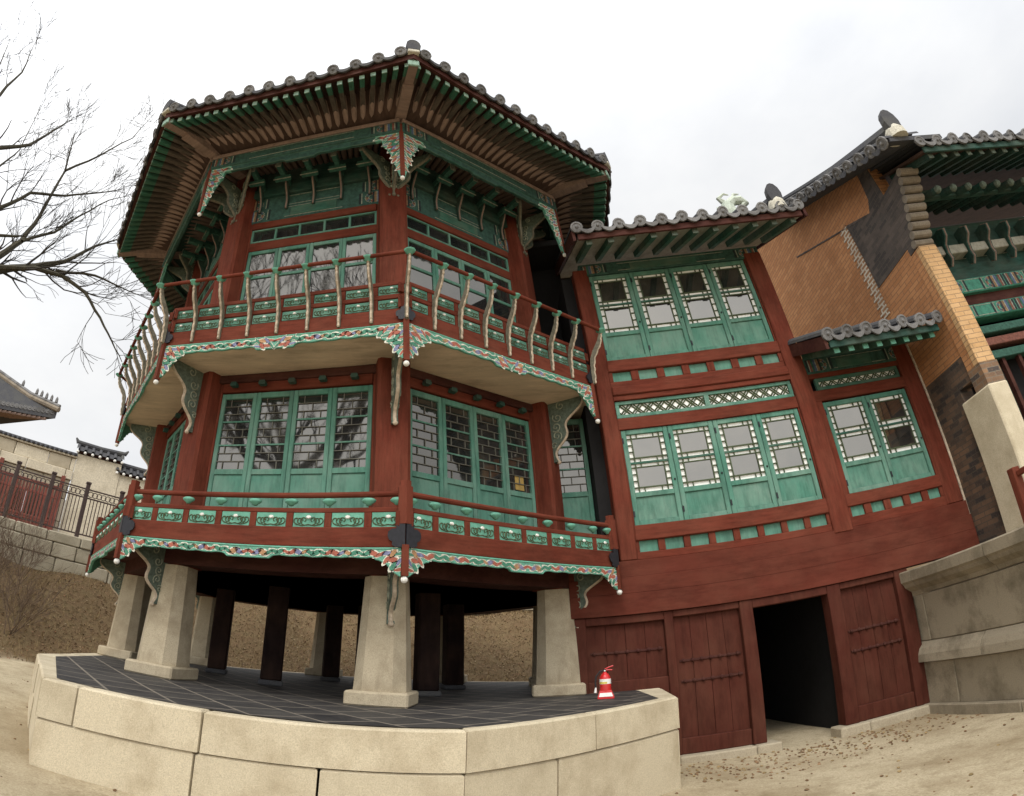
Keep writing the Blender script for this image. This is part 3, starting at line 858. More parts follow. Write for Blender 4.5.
# eave zone: painted wall panel with small brackets, purlin ring, carved drops, rafters
b = MB()
b.box(-1.16, 1.16, -AW - .03, -AW + .05, 6.12, 6.62, M['beam_paint'], .01)
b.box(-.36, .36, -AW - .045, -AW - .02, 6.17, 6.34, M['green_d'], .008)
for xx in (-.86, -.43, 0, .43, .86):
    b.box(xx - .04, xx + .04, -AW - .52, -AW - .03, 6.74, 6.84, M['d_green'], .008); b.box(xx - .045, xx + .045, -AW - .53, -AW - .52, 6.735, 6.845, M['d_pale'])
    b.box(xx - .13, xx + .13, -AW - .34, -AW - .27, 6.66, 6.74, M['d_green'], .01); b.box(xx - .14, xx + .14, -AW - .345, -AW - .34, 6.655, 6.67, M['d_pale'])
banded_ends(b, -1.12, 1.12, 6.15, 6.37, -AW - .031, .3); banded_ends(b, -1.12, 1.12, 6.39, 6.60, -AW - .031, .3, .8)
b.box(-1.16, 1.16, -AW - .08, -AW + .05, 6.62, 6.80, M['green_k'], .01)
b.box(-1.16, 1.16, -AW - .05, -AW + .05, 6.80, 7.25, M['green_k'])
ep = b.mesh('painted_frieze')
RP = 3.82; AP = RP * C8; HP = RP * S8
b = MB()
b.box(-HP, HP, -AP - .06, -AP + .06, 6.72, 6.93, M['beam_paint'], .012)
b.box(-HP, HP, -AP - .07, -AP + .04, 6.935, 7.0, M['rafter'], .008)
banded_ends(b, -HP + .02, HP - .02, 6.75, 6.915, -AP - .061, .22)
pu = b.mesh('eave_purlin')
drp = apron(HP - .02, 6.73, .88, .10, -AP - .03, .045, M['apron'], M['mint'], .44, M['beam_paint'], .34, M['green_d']).mesh('carved_eave_apron')
pd2 = pendant(5.83, 6.9); fu = True
b = MB()
sb_o = [(.16 * (1 - t) + .03 * math.sin(t * 7), .10 - .60 * t) for t in [i / 12 for i in range(13)]]
b.strip(sb_o, [(-.02, z) for x, z in sb_o], -.022, .022, M['green_k'], 'y'); b.tube([(x, 0, z) for x, z in sb_o], .013, M['rafter'], 6)
sbm = b.mesh('small_bracket')
for k in (-3, -2, -1, 0, 1):
    rz = frz(k)
    put('painted_frieze', ep, pav, rz)
    put('carved_eave_apron', drp, pav, rz)
    for i in (-2, -1, 0, 1, 2): 
        o = put('small_bracket', sbm, pav); o.matrix_local = face_mat(k, i * .43, -AW - .06, 6.80) @ Matrix.Rotation(-PI / 2, 4, 'Z')
    for i in range(-2, 3):
        put('joist_end', je, pav).matrix_local = face_mat(k, i * .38, -AW - .07, 3.40)
    m = Matrix.Translation(cpt(k, RP + .01)) @ Matrix.Rotation(crz(k), 4, 'Z')
    if fu: move_first(pd2, pav, m); fu = False
    else: copy_part(pd2, pav, m)
for k in ALL: put('eave_purlin', pu, pav, frz(k))

# roof --------------------------------------------------------------------
RE = 4.84
def eave_up(u): return .12 * abs(u) ** 2.2
def rp_(u, r, z): return Vector((u * r * S8, -r * C8, z))
b = MB()
for i in range(12):
    u0, u1 = -1 + i / 6, -1 + (i + 1) / 6
    def row(r, z, lift): return [rp_(u, r, z + lift * eave_up(u)) for u in (u0, u1)]
    rows = [row(2.6, 7.35, 0), row(3.8, 7.08, 0), row(4.40, 7.13, .8)]
    for ri, ((p0, p1), (q0, q1)) in enumerate(zip(rows[:-1], rows[1:])):
        b.add([p0, p1, q1, q0], [(0, 1, 2, 3)], M['green_k'] if ri == 0 else M['board_d'])  # inner row takes a darker colour for the shadow under the eaves
    rows = [row(4.36, 7.135, .8), row(RE, 6.965, 1)]
    for (p0, p1), (q0, q1) in zip(rows[:-1], rows[1:]): b.add([p0, p1, q1, q0], [(0, 1, 2, 3)], M['board_d'])
sofm = b.mesh('eave_boarding')
# eave fascia strip
b = MB()
us = [-1 + i / 8 for i in range(17)]
top = [rp_(u, RE + .02, 7.03 + eave_up(u)) for u in us]; bot = [rp_(u, RE + .02, 6.915 + eave_up(u)) for u in us]; top2 = [rp_(u, RE - .04, 7.015 + eave_up(u)) for u in us]; bot2 = [rp_(u, RE - .04, 6.935 + eave_up(u)) for u in us]
for i in range(16):
    b.hexa([bot[i], bot[i + 1], bot2[i + 1], bot2[i]], [top[i], top[i + 1], top2[i + 1], top2[i]], M['red_dark'])
efm = b.mesh('eave_fascia')
# tile field: pan surface + barrel rows + end discs
def tile_disc(b, c, nrm, upv, r, m):
    """round end tile, its axis along nrm"""
    nrm = nrm.normalized(); sx_ = nrm.cross(upv).normalized(); sy_ = sx_.cross(nrm)
    n = 12; v = []
    for o_, rr in ((0, r), (.03, r), (.034, r * .72), (.026, r * .66)):
        v += [c + nrm * o_ + (sx_ * math.cos(2 * PI * j / n) + sy_ * math.sin(2 * PI * j / n)) * rr for j in range(n)]
    f = [(i * n + j, i * n + (j + 1) % n, (i + 1) * n + (j + 1) % n, (i + 1) * n + j) for i in range(3) for j in range(n)] + [tuple(3 * n + j for j in range(n))]
    b.add(v, f, m); b.ball(c + nrm * .026, r * .3, m, 6)
def pan_lip(b, c, w_, nrm, m, dpt=.075):
    """crescent lip of the concave tile between two barrels"""
    nrm = nrm.normalized(); sx_ = nrm.cross(Vector((0, 0, 1))).normalized(); n = 8
    top = []; bot = []
    for i in range(n + 1):
        t = -1 + 2 * i / n
        top.append(c + sx_ * (t * w_ / 2) + Vector((0, 0, -.045 * (1 - t * t)))); bot.append(c + sx_ * (t * w_ / 2) + Vector((0, 0, -.035 - dpt * (1 - t * t))))
    v = [p for p in top] + [p for p in bot] + [p + nrm * .03 for p in top] + [p + nrm * .03 for p in bot]; k = n + 1
    f = []
    for i in range(n): f += [(i, i + 1, k + i + 1, k + i), (2 * k + i, 3 * k + i, 3 * k + i + 1, 2 * k + i + 1), (i, 2 * k + i, 2 * k + i + 1, i + 1), (k + i, k + i + 1, 3 * k + i + 1, 3 * k + i)]
    b.add(v, f, m)
def barrel(b, p0, p1, r, m, sag=0.0):
    p0, p1 = Vector(p0), Vector(p1); d = (p1 - p0).normalized(); sx_ = d.cross(Vector((0, 0, 1))).normalized(); sy_ = sx_.cross(d)
    k = 7; rows = []
    for t in [i / 4 for i in range(5)]:
        c = p0.lerp(p1, t) - Vector((0, 0, sag * 4 * t * (1 - t)))
        rows += [c + (sx_ * math.cos(PI * j / (k - 1)) + sy_ * math.sin(PI * j / (k - 1))) * r for j in range(k)]
    b.add(rows, [(i * k + j, i * k + j + 1, (i + 1) * k + j + 1, (i + 1) * k + j) for i in range(4) for j in range(k - 1)], m)
b = MB()
us = [-1 + i / 8 for i in range(17)]
prof_r = [(RE + .05, 7.03), (3.8, 7.50), (2.4, 8.35), (.35, 9.75)]
def rz_at(r):
    for (r0, z0), (r1, z1) in zip(prof_r[:-1], prof_r[1:]):
        if r >= r1: return z0 + (z1 - z0) * (r0 - r) / (r0 - r1)
    return prof_r[-1][1]
for (r0, z0), (r1, z1) in zip(prof_r[:-1], prof_r[1:]):
    for i in range(16):
        u0, u1 = us[i], us[i + 1]; l0 = 1 if r0 > 4.5 else 0
        b.add([rp_(u0, r0, z0 + l0 * eave_up(u0)), rp_(u1, r0, z0 + l0 * eave_up(u1)), rp_(u1, r1, z1), rp_(u0, r1, z1)], [(0, 1, 2, 3)], M['tile'])
nT = 12; sp_ = 2 * RE * S8 / nT
for i in range(nT):
    x = -RE * S8 + sp_ * (i + .5); u = x / (RE * S8); r0 = RE + .05
    zl = eave_up(u)
    r_prev = r0; lim = max(abs(x) / S8 + .12, .6)
    pts = [r for r in (r0, 4.2, 3.6, 3.0, 2.4, 1.6, .9) if r > lim] + [lim]
    for ra, rb_ in zip(pts[:-1], pts[1:]):
        za = rz_at(ra) + (zl if ra == r0 else 0); zb_ = rz_at(rb_)
        barrel(b, (x, -ra * C8, za + .035), (x, -rb_ * C8, zb_ + .035), .078, M['tile'])
    tile_disc(b, Vector((x + random.uniform(-.008, .008), -(r0) * C8 + random.uniform(-.015, .015), 7.075 + zl + random.uniform(-.012, .012))), Vector((random.uniform(-.12, .12), -1, -.25 + random.uniform(-.12, .12))), Vector((0, 0, 1)), .083, M['tile_end'])
for i in range(nT + 1):
    x = -RE * S8 + sp_ * i; u = x / (RE * S8)
    if abs(u) > .999: continue
    pan_lip(b, Vector((x, -(RE + .05) * C8, 7.07 + eave_up(u))), sp_ - .09, Vector((0, -1, -.2)), M['tile'])
tfm = b.mesh('tile_field')
for k in ALL:
    put('eave_boarding', sofm, pav, frz(k)); put('eave_fascia', efm, pav, frz(k)); put('tile_field', tfm, pav, frz(k))
# hip ridges with upright end tiles, hip rafters
b = MB()
pts = [Vector((RE + .0, 0, 7.26)), Vector((4.2, 0, 7.52)), Vector((3.4, 0, 7.95)), Vector((2.4, 0, 8.55)), Vector((.5, 0, 9.85))]
b.tube(pts, .11, M['tile'], 8); b.tube([p + Vector((0, 0, .12)) for p in pts], .07, M['tile'], 8)
hip = b.mesh('hip_ridge')
b = MB()
pr = [(-.085, 0), (.085, 0), (.10, .09), (.085, .17), (.045, .225), (0, .24), (-.045, .225), (-.085, .17), (-.10, .09)]
b.prism(pr, -.03, .03, M['tile'], 'x'); b.box(-.05, .03, -.08, .08, -.06, .0, M['plaster_ridge'], .01)
hip_end = b.mesh('ridge_end_tile')
b = MB()
b.hexa([Vector((2.9, -.075, 7.10)), Vector((2.9, .075, 7.10)), Vector((2.9, .075, 7.30)), Vector((2.9, -.075, 7.30))], [Vector((4.45, -.075, 6.98)), Vector((4.45, .075, 6.98)), Vector((4.45, .075, 7.16)), Vector((4.45, -.075, 7.16))], M['rafter'])
b.hexa([Vector((4.2, -.06, 7.08)), Vector((4.2, .06, 7.08)), Vector((4.2, .06, 7.24)), Vector((4.2, -.06, 7.24))], [Vector((4.80, -.06, 6.93)), Vector((4.80, .06, 6.93)), Vector((4.80, .06, 7.08)), Vector((4.80, -.06, 7.08))], M['rafter'])
b.box(4.80, 4.83, -.075, .075, 6.92, 7.06, M['tipface'], .01)
hipr = b.mesh('hip_rafter')
b = MB(); b.box(-.03, .03, -.05, .05, -.07, .0, M['white'], .01); lampm = b.mesh('white_bracket_clip')
for k in ALL:
    put('hip_ridge', hip, pav, crz(k)); put('ridge_end_tile', hip_end, pav, crz(k), cpt(k, RE + .03, 7.20)); put('hip_rafter', hipr, pav, crz(k))
b = MB(); b.lathe([(.5, 9.55), (.55, 9.8), (.3, 9.95), (.42, 10.2), (.3, 10.4), (.1, 10.6)], M['tile'], n=12); b.build('roof_finial', pav)
# rafters, fanned like the ribs of a folding fan
def rafter(face, u):
    b = MB(); p0 = rp_(u, 3.0, 7.20); p1 = rp_(u, 4.42, 7.075 + .7 * eave_up(u)); b.tube([p0, p1], [.046, .042], M['rafter'], 8)
    return b
def flyer(u):
    b = MB(); x = Vector((.033, 0, 0))
    p0 = rp_(u, 4.12, 7.085 + .5 * eave_up(u)); p1 = rp_(u, RE - .05, 6.845 + eave_up(u)); z = Vector((0, 0, .075)); pm = p0.lerp(p1, .72)
    b.hexa([p0 - x, p0 + x, p0 + x + z, p0 - x + z], [pm - x, pm + x, pm + x + z, pm - x + z], M['fly'])
    b.hexa([pm - x, pm + x, pm + x + z, pm - x + z], [p1 - x, p1 + x, p1 + x + z, p1 - x + z], M['fly_tip'])
    q = p1 + Vector((0, -.002, 0)); y = Vector((0, -.012, 0)); x2 = Vector((.034, 0, 0))
    b.hexa([q - x2 - z * .02, q + x2 - z * .02, q + x2 + z * 1.02, q - x2 + z * 1.02], [q - x2 + y - z * .02, q + x2 + y - z * .02, q + x2 + y + z * 1.02, q - x2 + y + z * 1.02], M['tipface'])
    return b
NR = 24
for i in range(NR):
    u = -1 + 2 * (i + .5) / NR
    m1 = rafter(0, u).mesh('rafter', True); m2 = flyer(u).mesh('flying_rafter')
    for k in (-2, -1, 0):
        put('rafter', m1, pav, frz(k)); put('flying_rafter', m2, pav, frz(k))
    if i == 0: rest = MB()
    for bb in (rafter(0, u), flyer(u)): 
        for fi, f in enumerate(bb.f): pass
        o_ = len(rest.v); rest.v += bb.v
        for f, mi in zip(bb.f, bb.mi): rest.f.append(tuple(o_ + q for q in f)); rest.mi.append(rest.mat(bb.mats[mi]))
for k in (-4, -3, 1, 2, 3):
    tag(put('far_side_rafters', rest.mesh('far_side_rafters') if k == -4 else bpy.data.meshes['far_side_rafters'], pav, frz(k)), kind='stuff')

# ------------------------------------------------------------------ gallery wing (frame: x along the front, y away from the viewer)
PHI = -0.10794436
NW = Vector((-math.sin(PHI), math.cos(PHI), 0))
D2 = -1.70238210
KW = 1.05
WLOC = tuple(mw.translation + KW * (NW * D2 - mw.translation))
def wp(x, y, z):
    u = Vector((math.cos(PHI), math.sin(PHI), 0)); return mw.translation + KW * (u * x + NW * (D2 + y) + Vector((0, 0, z)) - mw.translation)
wing = thing('timber_gallery', 'dark red timber gallery with green windows joining pavilion and brick hall', 'gallery', WLOC, PHI)
b = MB()
bv = .008
# posts
for x0, x1, y0, z0, z1 in ((3.50, 3.70, -.075, 1.421, 5.40), (6.10, 6.36, -.08, 1.38, 5.38), (7.80, 8.06, -.06, 1.421, 3.62)):
    MB().box(x0, x1, y0, .12, z0, z1, M['red'], .012).build('post', wing)
b = MB()
# big boards above the doors, in three courses
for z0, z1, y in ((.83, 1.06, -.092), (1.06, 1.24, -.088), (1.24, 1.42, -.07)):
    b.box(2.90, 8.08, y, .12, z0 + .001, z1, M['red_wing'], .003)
b.box(3.70, 6.10, -.055, .12, 1.42, 1.505, M['red_h'], .006); b.box(3.70, 6.10, -.075, .12, 1.635, 1.81, M['red_h'], .01)
b.box(6.36, 7.80, -.05, .12, 1.42, 1.54, M['red_h'], .006); b.box(6.36, 7.80, -.06, .12, 1.66, 1.81, M['red_h'], .01)
b.box(3.70, 6.10, -.055, .12, 2.985, 3.135, M['red_h'], .006)
b.box(3.70, 6.10, -.075, .12, 3.365, 3.43, M['red_h'], .006); b.box(3.70, 6.10, -.095, .12, 3.43, 3.55, M['red_h'], .012); b.box(3.70, 6.10, -.05, .12, 3.55, 3.635, M['red_h'], .006)
b.box(3.70, 6.10, -.07, .12, 3.77, 3.935, M['red_h'], .01)
b.box(6.36, 7.80, -.05, .12, 3.02, 3.165, M['red_h'], .006); b.box(6.36, 7.80, -.05, .12, 3.335, 3.40, M['red_h'], .006)
for i in range(9):
    x = 3.70 + 2.40 * i / 8 - .04; b.box(max(3.70, x), min(6.10, x + .08), -.05, .1, 1.505, 1.635, M['red'], .004)
for i in range(8):
    x = 3.70 + 2.40 * i / 7 - .05; b.box(max(3.70, x), min(6.10, x + .10), -.05, .1, 3.635, 3.77, M['red'], .004)
for i in range(6):
    x = 6.36 + 1.44 * i / 5 - .05; b.box(max(6.36, x), min(7.80, x + .10), -.045, .1, 1.54, 1.66, M['red'], .004)
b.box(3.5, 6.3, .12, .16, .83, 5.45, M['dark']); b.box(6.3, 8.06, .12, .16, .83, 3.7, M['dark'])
b.build('beam', wing)
def strip_panels(x0, x1, z0, z1, y):
    MB().box(x0, x1, y, y + .03, z0, z1, M['green']).build('green_rail_panel', wing)
for i in range(8):
    a_ = 3.70 + 2.40 * i / 8; strip_panels(a_ + .04, a_ + .26, 1.505, 1.635, -.02)
for i in range(7):
    a_ = 3.70 + 2.40 * i / 7; strip_panels(a_ + .05, a_ + .293, 3.635, 3.77, -.02)
for i in range(5):
    a_ = 6.36 + 1.44 * i / 5; strip_panels(a_ + .05, a_ + .238, 1.54, 1.66, -.015)
# window leaves with a white paper border round two panes
def paper_leaf(w, h, kick, name='window_leaf'):
    st = .062; b = MB()
    b.box(-w / 2 + .003, -w / 2 + st, 0, .05, 0, h, M['green'], .006); b.box(w / 2 - st, w / 2 - .003, 0, .05, 0, h, M['green'], .006)
    for z0, z1 in ((0, .055), (kick - .03, kick + .03), (h - .06, h)): b.box(-w / 2 + st, w / 2 - st, .002, .05, z0, z1, M['green'], .005)
    o = b.build(name)
    MB().box(-w / 2 + st, w / 2 - st, .022, .04, .055, kick - .03, M['green'], .005).build('kick_panel', o)
    x0, x1 = -w / 2 + st, w / 2 - st; zb, zt = kick + .03, h - .06; zm = (zb + zt) / 2
    MB().box(x0, x1, .036, .042, zb, zt, M['paper']).build('paper_border', o)
    lat = MB(); bo = .058
    for z0, z1 in ((zb, zm - .004), (zm + .004, zt)):
        gx0, gx1, gz0, gz1 = x0 + bo, x1 - bo, z0 + bo, z1 - bo * .9
        MB().box(gx0, gx1, .026, .034, gz0, gz1, M['glass_b']).build('glass_pane', o)
        t = .0065
        for x in (gx0, gx1): lat.box(x - t, x + t, .014, .034, z0, z1, M['olive'])
        for z in (gz0, gz1): lat.box(x0, x1, .014, .0345, z - t, z + t, M['olive'])
        for f in (.33, .67):
            z = gz0 + (gz1 - gz0) * f
            for xa, xb in ((x0, gx0), (gx1, x1)): lat.box(xa, xb, .016, .035, z - .005, z + .005, M['olive'])
        for f in (.2, .8):
            x = gx0 + (gx1 - gx0) * f
            for za, zb_ in ((z0, gz0), (gz1, z1)): lat.box(x - .005, x + .005, .016, .0352, za, zb_, M['olive'])
    lat.box(x0, x1, .012, .0356, zm - .012, zm + .012, M['green_d'])
    lat.build('lattice', o)
    MB().ball((w / 2 - .03, -.004, kick + .14), .013, M['iron'], 8).build('knob', o)
    MB().box(-w / 2 + .002, -w / 2 + .02, -.006, 0, .10, .17, M['iron']).build('hinge', o); MB().box(-w / 2 + .002, -w / 2 + .02, -.006, 0, h - .17, h - .10, M['iron']).build('hinge', o)
    return o
def leaf_row(x0, x1, n, z, h, kick, y):
    w_ = (x1 - x0) / n; p = paper_leaf(w_, h, kick)
    for i in range(n):
        m = Matrix.Translation((x0 + w_ * (i + .5), y, z))
        if i == 0: move_first(p, wing, m)
        else: copy_part(p, wing, m)
leaf_row(3.72, 6.08, 4, 1.812, 1.17, .36, -.035)
leaf_row(3.72, 6.08, 4, 3.937, 1.36, .40, -.035)
leaf_row(6.45, 7.77, 2, 1.812, 1.19, .36, -.03)
for a_ in ((6.36, 6.448, 1.81, 3.02), (7.772, 7.80, 1.81, 3.02), (3.70, 3.718, 1.81, 2.985), (6.082, 6.10, 1.81, 2.985), (3.70, 3.718, 3.935, 5.3), (6.082, 6.10, 3.935, 5.3)): MB().box(a_[0], a_[1], -.045, .1, a_[2], a_[3], M['red'], .003).build('window_jamb', wing)
# lattice transoms
def trans(x0, x1, z0, z1, y, nd, tint='green'):
    b = MB(); t = .045
    b.box(x0, x1, y, y + .05, z0, z0 + t, M[tint], .005); b.box(x0, x1, y, y + .05, z1 - t, z1, M[tint], .005)
    b.box(x0, x0 + t, y + .002, y + .05, z0 + t, z1 - t, M[tint]); b.box(x1 - t, x1, y + .002, y + .05, z0 + t, z1 - t, M[tint])
    if x1 - x0 > 2: b.box((x0 + x1) / 2 - .03, (x0 + x1) / 2 + .03, y + .002, y + .05, z0 + t, z1 - t, M[tint])
    o = b.build('lattice_transom', wing)
    MB().box(x0 + t, x1 - t, y + .035, y + .04, z0 + t, z1 - t, M['paper']).build('paper_backing', o)
    b = MB(); h = z1 - z0 - 2 * t; L_ = x1 - x0 - 2 * t; st = L_ / nd
    for i in range(-1, nd + 1):
        for s in (1, -1):
            for q in (0, .5):
                xa = x0 + t + st * (i + q); xb = xa + s * h
                lo, hi = x0 + t, x1 - t
                pa, pb = Vector((xa, y + .028, z0 + t)), Vector((xb, y + .028, z1 - t))
                if q: continue
                def clip(p, q_):
                    d = q_ - p
                    t0, t1 = 0., 1.
                    if abs(d.x) > 1e-9:
                        ta, tb = (lo - p.x) / d.x, (hi - p.x) / d.x
                        t0, t1 = max(t0, min(ta, tb)), min(t1, max(ta, tb))
                    return (p + d * t0, p + d * t1) if t1 > t0 + .02 else None
                cc = clip(pa, pb)
                if cc: b.tube(cc, .010, M['olive'], 4)
                cc = clip(pa + Vector((st * .28, -.002, 0)), pb + Vector((st * .28, -.002, 0)))
                if cc: b.tube(cc, .008, M['olive'], 4)
    b.build('diamond_lattice', o)
trans(3.71, 6.09, 3.138, 3.362, -.045, 16)
trans(6.45, 7.77, 3.168, 3.332, -.04, 9, 'green_d')
# dancheong beams under both small roofs
b = MB()
b.box(3.60, 6.36, -.06, .12, 5.305, 5.50, M['beam_paint'], .01)
b.box(4.35, 5.35, -.066, -.055, 5.33, 5.45, M['green_d'], .004)
banded_ends(b, 3.62, 6.34, 5.32, 5.47, -.061, .2)
b.build('painted_beam', wing); b = MB()
b.box(6.36, 8.06, -.055, .12, 3.40, 3.62, M['beam_paint'], .01)
b.box(6.85, 7.40, -.062, -.05, 3.43, 3.58, M['green_d'], .004)
banded_ends(b, 6.38, 8.04, 3.42, 3.60, -.056, .25)
b.build('painted_beam', wing)
# roofs: eave line along x
def eave_roof(x0, x1, ye, ze, depth, slope, raft_n, raft_m, board_m, tipm, spc=.285, left_barge=True, right_barge=True, parent=None, wall_y=-.06, zsag=0.0, fasc='red_dark'):
    zu = lambda x: zsag * (abs((x - (x0 + x1) / 2) / ((x1 - x0) / 2)) ** 2)
    b = MB()
    b.hexa([Vector((x0, ye + .02, ze - .10)), Vector((x1, ye + .02, ze - .10)), Vector((x1, ye + depth, ze - .10 + slope * depth)), Vector((x0, ye + depth, ze - .10 + slope * depth))],
           [Vector((x0, ye + .02, ze - .06)), Vector((x1, ye + .02, ze - .06)), Vector((x1, ye + depth, ze - .06 + slope * depth)), Vector((x0, ye + depth, ze - .06 + slope * depth))], board_m)
    roof = b.build('eave_roof', parent)
    MB().box(x0, x1, ye - .015, ye + .018, ze - .125, ze - .03, M[fasc], .006).build('eave_fascia', roof)
    for i in range(raft_n):
        x = x0 + (x1 - x0) * (i + .5) / raft_n
        b = MB(); t = .035; y0 = ye + .06; y1 = min(ye + depth, wall_y + .1)
        z0 = ze - .2 + slope * .06; z1 = ze - .2 + slope * (y1 - ye)
        b.hexa([Vector((x - t, y0, z0)), Vector((x + t, y0, z0)), Vector((x + t, y0, z0 + .098)), Vector((x - t, y0, z0 + .098))],
               [Vector((x - t, y1, z1)), Vector((x + t, y1, z1)), Vector((x + t, y1, z1 + .098)), Vector((x - t, y1, z1 + .098))], raft_m)
        b.box(x - t - .004, x + t + .004, y0 - .012, y0, z0, z0 + .098, tipm)
        b.build('rafter', roof)
    b = MB()
    b.add([(x0, ye - .03, ze), (x1, ye - .03, ze), (x1, ye + depth, ze + slope * depth), (x0, ye + depth, ze + slope * depth)], [(0, 1, 2, 3)], M['tile'])
    n = max(2, round((x1 - x0) / spc)); st = (x1 - x0) / n
    for i in range(n + 1):
        x = x0 + st * i
        barrel(b, (x, ye - .03, ze + .045), (x, ye + depth, ze + .045 + slope * depth), .075, M['tile'])
        tile_disc(b, Vector((x + random.uniform(-.008, .008), ye - .03 + random.uniform(-.015, .015), ze + .05 + random.uniform(-.01, .01))), Vector((random.uniform(-.15, .15), -1, -.15 + random.uniform(-.12, .12))), Vector((0, 0, 1)), .084, M['tile_end'])
        if i < n: pan_lip(b, Vector((x + st / 2, ye - .035, ze + .045)), st - .08, Vector((0, -1, -.15)), M['tile_end'])
    b.build('roof_tiles', roof)
    b = MB()
    for xx, on in ((x0, left_barge), (x1, right_barge)):
        if not on: continue
        s_ = -1 if xx == x0 else 1
        v0 = [Vector((xx + s_ * .03, ye - .02, ze - .14)), Vector((xx + s_ * .07, ye - .02, ze - .14)), Vector((xx + s_ * .07, ye - .02, ze + .03)), Vector((xx + s_ * .03, ye - .02, ze + .03))]
        dv = Vector((0, depth, slope * depth)); b.hexa(v0, [p + dv for p in v0], M['red_dark']); b.build('barge_board', roof); b = MB()
    return roof
wr = eave_roof(3.50, 6.72, -.92, 5.40, 2.6, .42, 11, M['green_d'], M['board_g'], M['carved'], .283, parent=wing)
# descending ridge at the right end with its upright end tile on lime plaster
def ridge_end(x, y, z, s=1.0):
    b = MB()
    pr = [(-.09, 0), (.09, 0), (.105, .1), (.09, .2), (.05, .27), (0, .29), (-.05, .27), (-.09, .2), (-.105, .1)]
    b.prism([(x + p[0] * s, z + .10 + p[1] * s) for p in pr], y - .03, y + .06, M['tile'], 'y')
    b.lathe([(.13 * s, -.06), (.125 * s, .05), (.08 * s, .14), (.02, .17)], M['plaster_ridge'], (x, y + .06, z + .02), 12)
    b.tube([(x, y + .08, z + .14), (x, y + 1.4, z + .14 + .6), (x, y + 2.2, z + 1.05)], .10 * s, M['tile'], 8)
    return b
ridge_end(6.45, -.92, 5.50).build('end_ridge', wr)
sr = eave_roof(6.30, 7.98, -.86, 3.47, .80, .42, 8, M['green_d'], M['green_k'], M['mint'], .275, right_barge=False, parent=wing, fasc='green_k')
# pale carved animal ornament standing on the ridge
M['ornament'] = stone('pale_green_ornament', (.50, .54, .46), (.2, .26, .2), .5, 50)
b = MB(); ox, oz = 5.92, 5.60
def op(x, z): return (ox + x * 1.5, -.55, oz + z * 1.5)
b.tube([op(0, 0), op(-.03, .10), op(-.01, .19), op(.06, .25), op(.14, .25), op(.18, .20), op(.12, .16)], [.15, .13, .10, .075, .07, .06, .03], M['ornament'], 8)
b.tube([op(-.02, .22), op(-.07, .30), op(.0, .35), op(.05, .33)], [.05, .035, .02, .008], M['ornament'], 6)
b.tube([op(.07, .27), op(.10, .33), op(.16, .33)], [.035, .025, .008], M['ornament'], 6)
b.tube([op(.04, .08), op(.13, .10), op(.20, .05), op(.22, .10)], [.07, .05, .03, .012], M['ornament'], 6)
b.tube([op(-.05, .05), op(-.12, .10), op(-.12, .19)], [.05, .04, .012], M['ornament'], 6)
b.build('ridge_ornament', wr)
# lower storey: door bays
b = MB()
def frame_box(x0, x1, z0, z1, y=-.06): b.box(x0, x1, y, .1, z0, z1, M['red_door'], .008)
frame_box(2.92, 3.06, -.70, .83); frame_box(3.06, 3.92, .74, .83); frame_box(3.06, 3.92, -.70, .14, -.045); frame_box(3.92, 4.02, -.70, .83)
frame_box(4.02, 4.78, .755, .83); frame_box(4.02, 4.78, -.70, -.53, -.045); frame_box(4.78, 4.93, -.70, .83, -.075); frame_box(4.93, 5.85, .735, .83, -.07)
frame_box(5.85, 6.02, -.70, .83, -.075); frame_box(6.02, 6.76, .755, .83); frame_box(6.02, 6.76, -.70, -.53, -.045); frame_box(6.76, 6.95, -.70, .83, -.07)
b.build('door_frame', wing)
def plank_panel(x0, x1, z0, z1, n, straps):
    b = MB(); w_ = (x1 - x0) / n
    for i in range(n): b.box(x0 + w_ * i + .002, x0 + w_ * (i + 1) - .002, -.005 + .002 * (i % 2), .03, z0, z1, M['red_door'], .002)
    b.box(x0, x1, .03, .05, z0, z1, M['dark'])
    o = b.build('plank_door', wing)
    for z in straps:
        b = MB(); b.box(x0 + .04, x1 - .03, -.016, -.004, z - .012, z + .012, M['red_dark'], .003)
        for i in range(7): b.ball((x0 + .08 + (x1 - x0 - .15) * i / 6, -.020, z), .022, M['red_dark'], 7)
        b.build('studded_strap', o)
    return o
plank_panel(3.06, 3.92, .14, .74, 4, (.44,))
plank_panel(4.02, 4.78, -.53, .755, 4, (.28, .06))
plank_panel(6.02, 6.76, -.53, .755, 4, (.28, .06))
b = MB()
for x0, x1 in ((2.9, 3.95), (3.96, 4.78), (4.785, 5.06)): b.box(x0, x1, -.17, .1, -.95, -.70, M['sill'], .015)
b.build('sill_stone', wing); b = MB()
for x0, x1 in ((5.74, 6.10), (6.105, 6.98)): b.box(x0, x1, -.16, .1, -.95, -.70, M['sill'], .015)
b.build('sill_stone', wing)
b = MB()       # passage behind the open doorway, its shade painted as near-black walls
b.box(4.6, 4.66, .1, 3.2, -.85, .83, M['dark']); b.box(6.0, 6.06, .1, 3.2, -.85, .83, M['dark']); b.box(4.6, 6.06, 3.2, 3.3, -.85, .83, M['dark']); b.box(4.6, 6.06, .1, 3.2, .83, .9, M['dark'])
b.build('passage_lining', wing)
